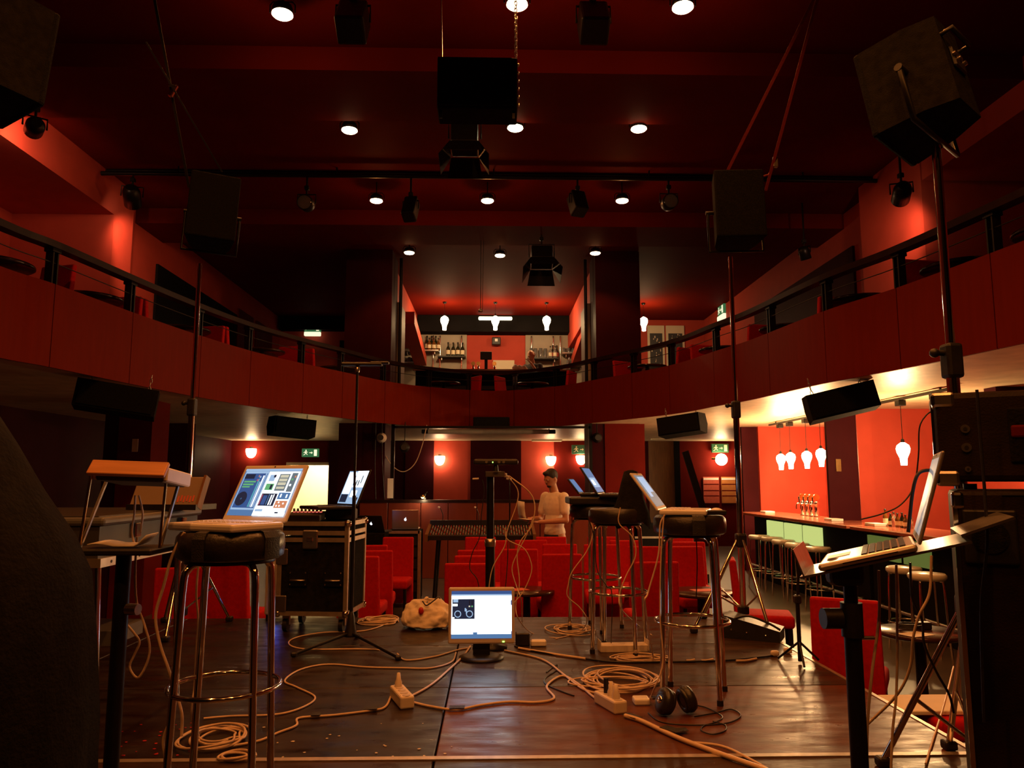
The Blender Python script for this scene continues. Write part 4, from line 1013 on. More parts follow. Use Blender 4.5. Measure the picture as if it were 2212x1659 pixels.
# straps
def strap(a, b, w_, label, m='strap'):
    a = Vector(a); b = Vector(b); d = (b - a).normalized(); n = d.cross(Vector((0, 1, 0))).normalized()
    mb = MB().box((0, 0, 0), (w_, .003, (b - a).length), T=frame((a + b) / 2, n, Vector((0, 1, 0)) - d * d.y, d))
    return one('webbing_strap', mb, M[m], label, 'strap')
top = V(1.93, 4.9, ZC)
strap(aty(1572, 368, 5.55), aty(1757, 0, 4.9) + (aty(1757, 0, 4.9) - aty(1572, 368, 5.55)) * .75, .022, 'red webbing strap running down to the top of the stage-edge loudspeaker')
strap(aty(1654, 412, 5.60), aty(1765, 0, 4.9) + (aty(1765, 0, 4.9) - aty(1654, 412, 5.60)) * .75, .022, 'red webbing strap ending in a tail beside the stage-edge loudspeaker')
one('ratchet_buckle', MB().rbox(aty(1675, 350, 5.5), (.04, .03, .09), .008, 1), M['steel'], 'small ratchet buckle on the red webbing strap', 'buckle')
one('webbing_tail', MB().tube([aty(1634, 377, 5.58), aty(1648, 381, 5.58), aty(1660, 378, 5.57), aty(1668, 366, 5.55)], .008, 6), M['strap'], 'loose red webbing tail looped beside the loudspeaker', 'strap')
a = aty(408, 405, 5.55); b = aty(345, 60, 5.0)
strap(a, b + (b - a) * .55, .02, 'dark strap running up from the loudspeaker behind the electric piano', 'tape')
c = a.lerp(b, .62)
t = thing('ratchet_buckle', 'shiny steel ratchet buckle on the dark hanging strap', 'buckle', aty(374, 196, 5.2))
MB().rbox((0, 0, 0), (.03, .03, .10), .006, 1, T=Matrix.Rotation(.45, 4, 'Y')).build('frame', M['chrome'], t)
MB().cyl((-.025, -.02, .03), (.025, -.02, .03), .010, n=8).build('spool', M['chrome'], t)
strap(aty(480, 372, 5.6), aty(432, 290, 5.4) + (aty(432, 290, 5.4) - aty(480, 372, 5.6)) * 2.2, .012, 'thin dark cord running up behind the left loudspeaker', 'tape')
# --- thin black tripod pole with small sensor on top
bx = atz(757, 1388, 0)
t = thing('microphone_stand', 'tall thin black tripod stand rising beside the flight case', 'stand', (bx.x, bx.y, 0))
zt = aty(776, 795, bx.y).z
MB().cyl((0, 0, .10), (0, 0, .95), .0125, n=12).build('lower_tube', M['blackmetal'], t)
MB().cyl((0, 0, .95), (0, 0, zt), .0085, n=10).build('upper_tube', M['blackmetal'], t)
MB().lathe([(.012, .20), (.022, .17), (.028, .12), (.042, .055), (.045, .04), (.02, .035)], n=18).build('hub', M['black'], t)
for fx, fy in ((635, 1415), (860, 1422), (772, 1374)):
    f = atz(fx, fy, .01) - bx
    MB().cyl((f.x * .06, f.y * .06, .06), (f.x, f.y, .014), .010, n=8).build('leg', M['blackmetal'], t)
    MB().rbox((f.x, f.y, .014), (.035, .035, .028), .008, 1).build('rubber_foot', M['black'], t)
MB().lathe([(.014, zt - .03), (.016, zt - .02), (.016, zt), (.009, zt + .012)], n=12).build('thread', M['steel'], t)
one('motion_sensor', MB().rbox(V(bx.x + .03, bx.y, zt + .025), (.28, .06, .024), .01, 2).rbox(V(bx.x + .15, bx.y, zt + .035), (.13, .05, .02), .008, 2), M['black'], 'flat black sensor plate on top of the thin tripod pole', 'sensor')
# --- central pole with sensor bar
cx = aty(1059, 1100, 4.95)
t = thing('sensor_stand', 'thick black pole behind the monitor carrying the sensor bar', 'stand', (cx.x, 5.0, 0))
z1 = aty(1059, 1175, 4.95).z; z2 = aty(1059, 1030, 4.95).z
MB().cyl((0, 0, .05), (0, 0, z1), .030, n=18).build('lower_tube', M['blackmetal'], t)
MB().cyl((0, 0, z1), (0, 0, z2), .0235, n=18).build('upper_tube', M['blackmetal'], t)
MB().lathe([(.034, z1 - .02), (.036, z1), (.034, z1 + .025), (.026, z1 + .03)], n=18).build('clamp', M['steel'], t)
MB().lathe([(.11, 0), (.11, .014), (.05, .03), (.032, .06)], n=28).build('base', M['blackmetal'], t)
MB().rbox((.03, -.02, z2 + .018), (.13, .07, .035), .006, 1).build('bracket', M['steel'], t)
for k, (dx, dz) in enumerate(((.075, .02), (.09, .005), (.105, -.012), (.06, .03))): MB().cyl((dx, -.03, z2 + dz), (dx + .03, -.045, z2 + dz - .004), .007, n=8).build('plug', M['white'], t)
MB().cyl((-.075, -.02, z2 - .012), (-.115, -.02, z2 - .014), .006, n=8).build('plug', M['white'], t)
t = thing('motion_sensor', 'black sensor bar with a green light on the central pole', 'sensor', (cx.x + .035, 4.93, z2 + .036))
MB().rbox((0, 0, .058), (.285, .062, .036), .012, 3).build('body', M['black'], t)
MB().cyl((0, 0, .0), (0, 0, .045), .018, .012, 12).build('neck', M['black'], t)
MB().box((0, .005, .0765), (.26, .045, .001)).build('top_trim', M['steel'], t)
MB().box((-.02, -.032, .056), (.006, .002, .008)).build('status_light', E['led_green'], t)
for dx in (.02, .05, -.06): MB().cyl((dx, -.030, .058), (dx, -.034, .058), .009, n=14).build('lens', M['clear'], t)
# --- flight case with gear
FC = V(-1.235, 5.72, 0)
t = thing('flight_case', 'black flight case on castors with aluminium edges and latches', 'flight case', FC, R(-6))
w_, d_, z0, z3 = .50, .46, .12, .76; zs = .66
MB().span((-w_ / 2 + .006, -d_ / 2 + .006, z0), (w_ / 2 - .006, d_ / 2 - .006, zs - .008)).build('body', M['cabinet'], t)
MB().span((-w_ / 2 + .006, -d_ / 2 + .006, zs + .008), (w_ / 2 - .006, d_ / 2 - .006, z3)).build('lid', M['cabinet'], t)
for sx in (-1, 1):
    for sy in (-1, 1):
        MB().rbox((sx * (w_ / 2 - .012), sy * (d_ / 2 - .012), (z0 + z3) / 2), (.03, .03, z3 - z0), .004, 1).build('edge_profile', M['alu'], t)
        for z in (z0, z3): MB().sphere((sx * (w_ / 2 - .008), sy * (d_ / 2 - .008), z + (.012 if z == z0 else -.012)), .028, 10).build('ball_corner', M['chrome'], t)
        wh = MB().cyl((sx * .2 - .015, sy * .16, .045), (sx * .2 + .015, sy * .16, .045), .045, n=18).build('castor', M['black'], t)
        MB().span((sx * .2 - .025, sy * .16 - .012, .045), (sx * .2 + .025, sy * .16 + .012, z0)).build('castor_fork', M['steel'], wh)
for z in (z0 + .012, zs - .024, zs + .024, z3 - .012):
    for sy in (-1, 1): MB().box((0, sy * (d_ / 2 - .003), z), (w_ - .05, .010, .03)).build('edge_profile', M['alu'], t)
    for sx in (-1, 1): MB().box((sx * (w_ / 2 - .003), 0, z), (.010, d_ - .05, .03)).build('edge_profile', M['alu'], t)
for x, z in ((-.24, .52), (-.24, .20)):
    MB().rbox((x + .02, -d_ / 2 - .006, z), (.085, .014, .11), .006, 1).build('corner_brace', M['steel'], t)
lt = MB().rbox((-.02, -d_ / 2 - .008, zs - .02), (.11, .016, .13), .008, 1).build('latch', M['steel'], t)
MB().rbox((-.02, -d_ / 2 - .02, zs - .02), (.05, .012, .03), .005, 1).build('latch_key', M['chrome'], lt)
for x in (-.10, .15):
    h = MB(); 
    h.box((x, -d_ / 2 - .002, .37), (.13, .012, .10)); hh = h.build('handle_dish', M['blackmetal'], t)
    MB().tube([(x - .05, -d_ / 2 - .01, .36), (x - .05, -d_ / 2 - .022, .36), (x + .05, -d_ / 2 - .022, .36), (x + .05, -d_ / 2 - .01, .36)], .006, 6).build('handle_bar', M['steel'], hh)
    for dx in (-.055, .055):
        for dz in (-.04, .04): MB().sphere((x + dx, -d_ / 2 - .010, .37 + dz), .006, 6).build('rivet', M['chrome'], hh)
TZ_ = .762
t = thing('knob_controller', 'low black controller with a row of red-lit knobs on the flight case', 'controller', FC + V(-.10, -.13, TZ_), R(-6), rx=R(8))
MB().rbox((0, 0, .035), (.25, .16, .05), .008, 2).build('body', M['black'], t)
for i in range(8):
    k = MB().lathe([(.009, .062), (.008, .085), (.001, .086)], (-.10 + i * .028, .03, 0), 10).build('knob', M['black'], t)
    MB().lathe([(.0105, .060), (.0105, .063)], (-.10 + i * .028, .03, 0), 10).build('light_ring', E['led_red'], k)
one('gear_block', MB().rbox(FC + V(.11, .08, TZ_ + .04), (.20, .20, .078), .008, 1), M['black'], 'small black gear block under the black laptop on the flight case', 'gear box')
laptop(FC + V(.135, .09, TZ_ + .08), R(-55), R(22), .36, .29, 'black', 'black laptop with a pale screen on the flight case', [(0, 0, 1, 1, 'scr_lblue'), (.04, .30, .42, .96, 'scr_white'), (.04, .04, .40, .28, 'scr_dark'), (.46, .5, 1, 1, 'scr_white'), (.42, .03, .98, .48, 'scr_lblue'), (.55, .55, .62, .72, 'scr_grey'), (.66, .55, .73, .72, 'scr_grey'), (.78, .62, .84, .86, 'scr_grey'), (.5, .2, .8, .4, 'scr_white'), (.85, .1, .95, .2, 'scr_dark')], screen_bezel=.012)
# computer tower beside the case
p = atz(597, 1338, 0)
t = thing('computer_tower', 'pale grey computer tower with a blue light behind the stool legs', 'computer', (p.x, p.y + .12, 0), R(8))
MB().rbox((0, 0, .27), (.19, .42, .44), .01, 2).build('case', M['greyplastic'], t)
MB().box((-.02, -.212, .12), (.014, .004, .03)).build('power_light', E['led_blue'], t)
for sx in (-1, 1):
    for sy in (-1, 1): MB().cyl((sx * .07, sy * .16, 0), (sx * .07, sy * .16, .06), .02, n=10).build('foot', M['black'], t)
# cloth bag
bgp = atz(920, 1362, 0); bag = MB(); n = 30; vs = []
prof = [(1.0, 0), (1.08, .025), (1.10, .06), (1.04, .11), (.92, .155), (.72, .185), (.40, .20), (.02, .195)]
for j, (r, z) in enumerate(prof):
    for i in range(n):
        a = 2 * math.pi * i / n; k = 1 + .05 * math.sin(3 * a + j) + .035 * math.sin(7 * a + 2 * j)
        ex = abs(math.cos(a)) ** .7 * (1 if math.cos(a) > 0 else -1); ey = abs(math.sin(a)) ** .7 * (1 if math.sin(a) > 0 else -1)
        rr = random.Random(i * 31 + j); jx = lambda: rr.uniform(-.013, .013) if 0 < j else 0
        vs.append((bgp.x + .165 * r * k * ex + jx(), bgp.y + .10 + .11 * r * k * ey + jx(), max(.002, z * (1 + .16 * math.sin(2 * a + .5)) + .002 + jx())))
bag.add(vs, [(j * n + i, j * n + (i + 1) % n, (j + 1) * n + (i + 1) % n, (j + 1) * n + i) for j in range(len(prof) - 1) for i in range(n)] + [list(range(n))[::-1]], True)
t = thing('cloth_bag', 'crumpled white cloth bag on the stage floor beside the monitor', 'bag', (bgp.x, bgp.y + .1, 0))
bo = bag.build('bag_body', M['cloth'], t); bo.location = (-bgp.x, -bgp.y - .1, 0)
sb = bo.modifiers.new('sub', 'SUBSURF'); sb.levels = 2; sb.render_levels = 2
tx = bpy.data.textures.new('crumple', 'CLOUDS'); tx.noise_scale = .07; tx.noise_depth = 2
dm = bo.modifiers.new('crumple', 'DISPLACE'); dm.texture = tx; dm.strength = .055; dm.mid_level = .62
bo.scale = (1.06, 1, .9); bo.location = (-bgp.x * 1.06, -bgp.y - .1, .004)
MB().tube(cr_spline([(-.03, -.06, .195), (.0, -.085, .17), (.05, -.07, .20), (.08, -.03, .22), (.09, .0, .205)], 6), .005, 6).build('drawstring', M['cable_b'], t)
MB().sphere((-.035, -.108, .135), (.02, .014, .028), 10).build('toggle', M['redtag'], t)
# --- power strips
def power_strip(px0, py0, px1, py1, label, plugs, ends='offwhite'):
    a = atz(px0, py0, 0); b = atz(px1, py1, 0); d = b - a; L = d.length
    t = thing('power_strip', label, 'power strip', (a + b) / 2, math.atan2(d.y, d.x))
    MB().rbox((0, 0, .028), (L, .068, .056), .008, 2).build('body', M['offwhite'], t)
    n = max(2, int(L / .045))
    for i in range(n):
        MB().cyl((-L / 2 + L * (i + .5) / n, 0, .055), (-L / 2 + L * (i + .5) / n, 0, .058), .019, n=16).build('socket', M['greyplastic'], t)
    for f in plugs:
        pl = MB().lathe([(.018, .05), (.018, .07), (.012, .085), (.008, .115), (.001, .116)], (f * L, 0, .005), 12).build('plug', M['offwhite'], t)
    return t
power_strip(880, 1532, 856, 1504, 'white power strip with one plug near the deck seam', (.32,))
t = power_strip(1342, 1543, 1296, 1516, 'white power strip with plugs before the cable heap', (-.05, -.28))
MB().box((.085, 0, .026), (.012, .062, .054)).build('tape_band', M['tape'], t)
MB().cyl((.04, 0, .05), (.04, 0, .125), .012, n=8).build('black_plug', M['black'], t)
# white charger
p = atz(1385, 1520, 0)
one('laptop_charger', MB().rbox(V(p.x, p.y, .015), (.075, .075, .03), .008, 2, T=None), M['white'], 'white laptop charger beside the headphones', 'charger')
# headphones
p = atz(1470, 1545, 0)
t = thing('headphones', 'shiny black headphones lying on the stage floor', 'headphones', (p.x, p.y + .02, 0), R(15))
def cup(x, ry, nm):
    m = MB(); m.T = Matrix.Translation((x, 0, .062)) @ Matrix.Rotation(ry, 4, 'Y')
    m.lathe([(.022, -.030), (.05, -.026), (.058, -.012), (.060, .002), (.055, .016), (.03, .024), (.001, .024)], n=28); c = m.build('ear_cup', M['leather'], t)
    m2 = MB(); m2.T = m.T; m2.ring((0, 0, -.022), .042, .014, 28, 8); m2.build('ear_cushion', M['leather'], c)
    m3 = MB(); m3.T = m.T; m3.lathe([(.018, .022), (.016, .028), (.001, .029)], n=16); m3.build('cap', M['chrome'], c)
cup(.045, R(75), 'r'); cup(-.075, R(-70), 'l')
MB().tube(cr_spline([(.04, .03, .07), (.03, .12, .045), (-.02, .16, .03), (-.07, .12, .045), (-.075, .03, .07)], 6), .009, 8).build('headband', M['leather'], t)
# --- boxes at the stand foot
t = thing('gear_bag', 'open black gear bag heaped at the foot of the stage-edge speaker stand', 'gear bag', atz(1668, 1392, 0) + V(-.05, .22, 0), R(-28))
MB().prism([(-.17, 0), (.19, 0), (.19, .07), (.02, .11), (-.17, .15)], frame((0, -.11, 0), (1, 0, 0), (0, 0, 1), (0, 1, 0)), .22).build('bag', M['black'], t)
MB().tube(cr_spline([(-.1, -.1, .13), (.0, -.13, .16), (.12, -.11, .12), (.19, -.09, .08)], 6), .008, 6).build('strap', M['leather'], t)
for i, (x, z) in enumerate(((-.12, .06), (-.02, .05), (.1, .04))): MB().sphere((x, -.113, z), .007, 8).build('rivet', M['chrome'], t)
p = atz(1583, 1368, 0)
t = thing('interface_box', 'grey box with a blue light on the stage behind the front stool', 'box', (p.x, p.y + .05, 0), R(4))
MB().rbox((0, 0, .065), (.12, .10, .13), .004, 1).build('body', M['darkgrey'], t); MB().box((-.04, -.052, .02), (.008, .004, .012)).build('power_light', E['led_blue'], t)
for px, py, lb in ((1674, 1418, 'cream plug end of the taped cable beside the gear bag'), (1702, 1412, 'small cream plug lying beside the gear bag')):
    p = atz(px, py, 0); one('mains_plug', MB().rbox(V(p.x, p.y, .018), (.05, .035, .034), .012, 2), M['offwhite'], lb, 'plug')
p = atz(1345, 1405, 0)
t = thing('carton_tray', 'long flat cream carton under the middle chrome stools', 'carton', (p.x, p.y, 0), R(3))
MB().rbox((0, 0, .02), (.30, .10, .04), .002, 1).build('box', M['offwhite'], t)
MB().box((-.15, -.02, .04), (.003, .10, .06), T=Matrix.Rotation(.0, 4, 'Y')).build('flap', M['offwhite'], t); MB().box((.15, -.02, .04), (.003, .10, .06)).build('flap', M['offwhite'], t)
p = atz(1150, 1398, 0)
one('router_box', MB().rbox(V(p.x - .06, p.y + .06, .04), (.09, .07, .08), .006, 1), M['black'], 'small black box with cables behind the monitor', 'box')
one('white_adapter', MB().rbox(V(p.x + .04, p.y + .03, .02), (.10, .05, .04), .008, 1), M['white'], 'white adapter plug beside the monitor', 'adapter')
# --- low black stand at the right of the stage
p = atz(1736, 1432, 0)
t = thing('low_stand', 'short black clamp stand at the corner of the stage edge', 'stand', (p.x - .02, p.y, 0))
MB().cyl((0, 0, .01), (0, 0, .36), .012, n=10).build('tube', M['blackmetal'], t); MB().cyl((0, 0, .36), (.02, 0, .58), .008, n=8).build('upper_tube', M['blackmetal'], t)
for a in (0.3, 2.4, 4.5): MB().cyl((0, 0, .12), (.13 * math.cos(a), .13 * math.sin(a), .008), .007, n=6).build('leg', M['blackmetal'], t)
MB().rbox((0, 0, .36), (.04, .04, .05), .008, 1).build('clamp', M['black'], t)
# --- tray stand with silver laptop
hp = aty(1958, 1172, 1.95)
TS = aty(1835, 1240, 2.0)
t = thing('tray_stand', 'black pole stand holding a tilted steel laptop tray', 'stand', (TS.x, 2.0, 0))
dxy = .02
MB().cyl((0, 0, 0), (0, 0, TS.z - .10), .0215, n=18).build('lower_tube', M['blackmetal'], t)
MB().cyl((0, 0, TS.z - .22), (0, 0, TS.z + .02), .017, n=16).build('upper_tube', M['blackmetal'], t)
MB().rbox((-.012, 0, TS.z + .005), (.09, .06, .07), .02, 3).build('tilt_head', M['black'], t)
kb = MB().cyl((-.03, 0, .70), (-.075, 0, .70), .026, n=18).build('clamp_knob', M['black'], t)
MB().lathe([(.027, .655), (.027, .74)], n=18).build('collar', M['black'], t)
MB().cyl((.02, 0, TS.z - .16), (.055, 0, TS.z - .16), .005, n=8).build('pin', M['steel'], t)
MB().lathe([(.22, 0), (.22, .012), (.03, .03)], n=28).build('base', M['blackmetal'], t)
PT = R(15)      # slope of the tray, rising towards the hinge of the laptop
TA = R(-27); ux = V(math.cos(PT) * math.cos(TA), math.cos(PT) * math.sin(TA), math.sin(PT)); uy = V(-math.sin(TA), math.cos(TA), 0); uz = ux.cross(uy).normalized()
o = aty(1737, 1247, 1.98) - V(TS.x, 2.0, 0)
TT = frame(o, ux, uy, uz)
MB().box((.19, .15, .0), (.40, .30, .006), T=TT).build('tray', M['steel'], t)
ha = V(math.cos(TA), math.sin(TA), 0); lv = ha * -.35 + V(0, 0, .94); lp_ = frame(o, lv, uy, lv.cross(uy)); MB().box((.035, .15, 0), (.075, .30, .004), T=lp_).build('front_lip', M['steel'], t)
rv = (ha * math.cos(R(22)) + V(0, 0, math.sin(R(22)))); rp = frame(o + ux * .385, rv, uy, rv.cross(uy)); MB().box((.05, .15, .02), (.12, .30, .006), T=rp).build('rear_lip', M['steel'], t)
lo = TT @ V(.275, .155, .005) + V(TS.x, 2.0, 0)
lp = laptop(lo, 0, R(31), .325, .235, 'silver', 'open silver laptop seen from its side on the tilted steel tray', [(0, 0, 1, 1, 'scr_grey')], bz=.018, lidt=.008, bezel='black')
lx, ly = -uy, ux                                  # laptop width axis and back axis
lp.rotation_euler = Matrix(((lx.x, ly.x, uz.x), (lx.y, ly.y, uz.y), (lx.z, ly.z, uz.z))).to_euler()
MB().box((.163, -.11, .009), (.001, .13, .003)).build('disc_slot', M['black'], lp)
# --- amplifier stack
RA = R(-29)
p = aty(2022, 950, 2.2); zt, zb = aty(2100, 850, 2.2).z, aty(2100, 1048, 2.2).z
t = thing('amplifier_head', 'worn black amplifier box with metal corners, sockets and a recessed handle', 'amplifier', (p.x, p.y, zb), RA)
h = zt - zb
MB().rbox((.30, .13, h / 2 + .005), (.60, .26, h - .01), .018, 2).build('cabinet', M['tolex'], t)
for z in (.02, h - .02):
    MB().rbox((.024, .012, z), (.062, .03, .046), .010, 2).build('corner_protector', M['steel'], t)
    MB().rbox((-.001, .12, z), (.012, .25, .03), .004, 1).build('edge_trim', M['blackmetal'], t)
MB().box((-.004, .05, h / 2), (.008, .012, h - .03)).build('side_trim', M['chrome'], t)
for z, r in ((h * .60, .012), (h * .40, .013), (h * .17, .008)):
    k = MB().cyl((.075, .002, z), (.075, -.006, z), r, n=16).build('socket', M['steel'], t); MB().cyl((.075, -.005, z), (.075, -.0075, z), r * .45, n=10).build('socket_hole', M['black'], k)
MB().rbox((.27, .0, h * .52), (.18, .012, h * .58), .03, 3).build('handle_recess', M['blackcloth'], t)
MB().rbox((.27, -.006, h * .56), (.17, .012, .035), .008, 2).build('handle_bar', M['wall_maroon'], t)
for x in (.08, .5): MB().cyl((x, .06, -.012), (x, .06, .004), .018, n=12).build('rubber_foot', M['black'], t)
zc = zb - .013
p2 = aty(2074, 1300, 2.18)
t = thing('speaker_cabinet', 'tall dark bass speaker cabinet with chrome edge trim under the amplifier box', 'speaker cabinet', (p2.x, p2.y, 0), RA)
MB().rbox((.30, .18, (zc + .04) / 2), (.60, .36, zc - .04), .015, 2).build('cabinet', M['tolex'], t)
MB().box((.004, .006, zc / 2), (.012, .012, zc - .08)).build('edge_trim', M['chrome'], t)
MB().rbox((.012, .01, zc - .03), (.035, .03, .05), .010, 2).build('corner_protector', M['chrome'], t)
MB().rbox((.012, .01, .05), (.035, .03, .05), .010, 2).build('corner_protector', M['chrome'], t)
MB().box((.34, .002, zc - .012), (.44, .010, .005)).build('top_trim', M['steel'], t)
hd = MB().rbox((.085, -.003, zc - .13), (.13, .012, .15), .02, 2).build('input_dish', M['black'], t)
MB().cyl((.085, -.006, zc - .13), (.085, -.014, zc - .13), .045, n=24).build('dish_ring', M['cabinet'], hd)
for x in (.06, .54):
    for y in (.06, .30): MB().cyl((x, y, 0), (x, y, .045), .025, n=14).build('castor', M['black'], t)
# --- left: tall tray stand with the wooden module
c0 = aty(262, 1300, 2.62); zt = aty(262, 1180, 2.62).z
t = thing('keyboard_stand', 'black column stand with a small tray and bent metal frame', 'stand', (c0.x, 2.62, 0))
MB().cyl((0, 0, 0), (0, 0, zt - .02), .024, n=18).build('column', M['blackmetal'], t)
MB().lathe([(.15, 0), (.15, .02), (.03, .045)], n=28).build('base', M['blackmetal'], t)
MB().rbox((-.015, 0, zt - .012), (.29, .20, .02), .005, 1).build('tray', M['black'], t)
MB().cyl((.03, -.02, zt - .2), (.07, -.03, zt - .2), .018, n=12).build('clamp_knob', M['steel'], t)
zw = aty(275, 1028, 2.62).z
for px0, px1 in ((168, 190), (342, 354)):
    xa = aty(px0, 1180, 2.55).x - c0.x; xb = aty(px1, 1035, 2.55).x - c0.x
    MB().prism([(-.07, 0), (-.06, 0), (.06, zw - zt), (.05, zw - zt)], frame((xa, .0, zt), V(0, 1, 0), V((xb - xa) / (zw - zt), 0, 1), V(1, 0, 0)), .008).build('side_arm', M['steel'], t)
    MB().tube([(xa + .004, -.07, zt), (xb + .004, -.06, zw)], .005, 6).build('frame_rod', M['brass'], t)
xa = aty(190, 1012, 2.5); xb = aty(359, 1016, 2.5); ww = xb.x - xa.x
t = thing('wooden_module', 'pine-fronted desktop module on the bent metal frame', 'music module', ((xa.x + xb.x) / 2, 2.5, zw), R(-1), ry=R(2))
MB().rbox((0, 0, .028), (ww, .016, .056), .004, 2, T=Matrix.Translation((0, -.01, 0)) @ Matrix.Rotation(R(-38), 4, 'X')).build('front_board', M['woodpanel'], t)
MB().rbox((ww / 2 - .008, .11, .010), (.014, .19, .045), .004, 1, T=Matrix.Rotation(R(-6), 4, 'X')).build('side_board', M['offwhite'], t)
MB().rbox((-ww / 2 + .008, .11, .010), (.014, .19, .045), .004, 1, T=Matrix.Rotation(R(-6), 4, 'X')).build('side_board', M['woodpanel'], t)
MB().rbox((0, .11, .0), (ww - .03, .18, .03), .004, 1, T=Matrix.Rotation(R(-6), 4, 'X')).build('body', M['darkgrey'], t)
pc = aty(262, 1177, 2.58)
sh = MB(); n = 14; vs = []
for i in range(n + 1):
    x = -.10 + .19 * i / n; z = .003 + .010 * max(0, math.sin(i / n * 6.0 + .5)) * (1 - i / n) + (.035 * max(0, (i / n - .82) / .18) if i / n > .82 else 0)
    vs += [(pc.x + x, 2.56, zt + z), (pc.x + x, 2.65, zt + z + .004)]
sh.add(vs, [(2 * i, 2 * i + 2, 2 * i + 3, 2 * i + 1) for i in range(n)], True)
o = one('paper_sheet', sh, M['paper'], 'curled white sheet of paper on the small black tray', 'paper'); sd = o.modifiers.new('s', 'SOLIDIFY'); sd.thickness = .004
# --- electric piano
EX, y0, y1, z0, z1 = -1.50, 3.02, 4.0, .72, .905
t = thing('electric_piano', 'grey electric piano case with silver trims on thin legs', 'electric piano', (EX, (y0 + y1) / 2, 0))
hy = (y1 - y0) / 2
MB().span((-1.0, -hy, z0 + .03), (-.01, hy, z1 - .03)).build('body', M['darkgrey'], t)
MB().rbox((-.5, 0, z1 - .012), (1.02, 2 * hy + .02, .034), .012, 2).build('top_edge', M['greycase'], t)
MB().rbox((-.51, 0, z1 + .004), (.98, 2 * hy - .02, .012), .003, 1).build('top_board', M['black'], t)
MB().span((-1.0, -hy - .004, z0), (.004, hy + .004, z0 + .034)).build('bottom_rail', M['alu'], t)
for i in range(8): MB().cyl((.004, -hy + .08 + i * .12, z0 + .017), (.006, -hy + .08 + i * .12, z0 + .017), .006, n=8).build('screw', M['black'], t)
for y in (-.2, .28): MB().rbox((.004, y, z1 - .06), (.012, .05, .06), .004, 1).build('latch', M['chrome'], t)
for x, y in ((-.06, -hy + .1), (-.06, hy - .1), (-.9, -hy + .1), (-.9, hy - .1)): MB().cyl((x, y, z0), (x + .03, y, 0), .016, n=12).build('leg', M['chrome'], t)
MB().span((-.9, -.14, .36), (-.1, .14, .42)).build('pedal_shelf', M['greycase'], t)
t = thing('slanted_synth', 'grey slanted panel synthesizer with orange lettering on the electric piano', 'synthesizer', aty(372, 1088, 3.62) + V(0, 0, .0), R(-10))
t.location.z = z1 + .016
T = frame((0, 0, .012), (1, 0, 0), (0, .42, .907), (0, -.907, .42))
MB().rbox((-.05, .075, -.02), (.34, .15, .04), .005, 1, T=T).build('panel', M['taupe'], t)
MB().box((.125, .075, -.012), (.012, .16, .04), T=T).build('end_cheek', M['brownwood'], t)
m = MB()
for i in range(6): m.box((.02 + i * .015, .035 + (i % 2) * .004, .001), (.007, .03, .002), T=T)
m.build('lettering', M['redpaper'], t)
MB().span((-.22, -.02, -.005), (.13, .16, .02)).build('foot_plate', M['black'], t)
# --- black drape at the edge
dr = MB(); n = 44; vs = []; lev = [(868, -30), (900, 26), (960, 58), (1060, 108), (1160, 168), (1240, 198), (1400, 208), (1560, 212), (1640, 206), (1800, 208)]
for j, (py, px) in enumerate(lev):
    q = aty(px, py, 2.06); z = max(q.z, .0) if j < len(lev) - 1 else 0.0
    xr = q.x; xl = -1.95; cxm, hw = (xr + xl) / 2, (xr - xl) / 2
    for i in range(n):
        a = 2 * math.pi * i / n; k = 1 + .018 * math.sin(11 * a + .3 * j) * min(1, j / 3) + .012 * math.sin(17 * a)
        ex = abs(math.cos(a)) ** .75 * (1 if math.cos(a) > 0 else -1); ey = abs(math.sin(a)) ** .75 * (1 if math.sin(a) > 0 else -1)
        vs.append((cxm + hw * ex * k, 1.95 + .32 * ey * k * min(1, .45 + j * .12), z))
L_ = len(lev)
dr.add(vs, [(j * n + i, j * n + (i + 1) % n, (j + 1) * n + (i + 1) % n, (j + 1) * n + i) for j in range(L_ - 1) for i in range(n)] + [list(range(n)), list(range((L_ - 1) * n, L_ * n))[::-1]], True)
one('black_drape', dr, M['blackcloth'], 'black cloth draped over a stack of gear at the edge of the stage', 'drape')
# ================================================================ PEOPLE
def remeshed(mb, name, m, parent, voxel=.010, smooth=4):
    o = mb.build(name, m, None)
    md = o.modifiers.new('r', 'REMESH'); md.mode = 'VOXEL'; md.voxel_size = voxel; md.use_smooth_shade = True
    sm = o.modifiers.new('s', 'SMOOTH'); sm.iterations = smooth; sm.factor = .5
    dg = bpy.context.evaluated_depsgraph_get(); dg.update()
    me = bpy.data.meshes.new_from_object(o.evaluated_get(dg))
    o.modifiers.clear(); old = o.data; o.data = me; bpy.data.meshes.remove(old)
    for p in me.polygons: p.use_smooth = True
    if not me.materials: me.materials.append(m)
    o.parent = parent
    return o
def limb(mb, pts, rad, n=12):
    for (a, b), (ra, rb) in zip(zip(pts[:-1], pts[1:]), zip(rad[:-1], rad[1:])):
        mb.cyl(a, b, ra, rb, n); mb.sphere(a, ra, n); mb.sphere(b, rb, n)
def hand(mb, w, d, up, side):
    w = Vector(w); d = Vector(d).normalized(); up = Vector(up); s = d.cross(up).normalized(); up = s.cross(d)
    c = w + d * .05
    mb.sphere((0, 0, 0), (.042, .050, .017), 12, T=frame(c, s, d, up))
    for k, (o, L) in enumerate(((-.03, .068), (-.010, .078), (.011, .074), (.030, .058))):
        a = c + s * o + d * .035; b = a + d * L * .55 + up * .012 * side; e = b + d * L * .35 - up * .03
        limb(mb, [a, b, e], [.0088, .0082, .0072], 8)
    a = c - s * .034 - d * .02; b = a - s * .022 + d * .035; limb(mb, [a, b, b + d * .028 + s * .008], [.011, .010, .008], 8)
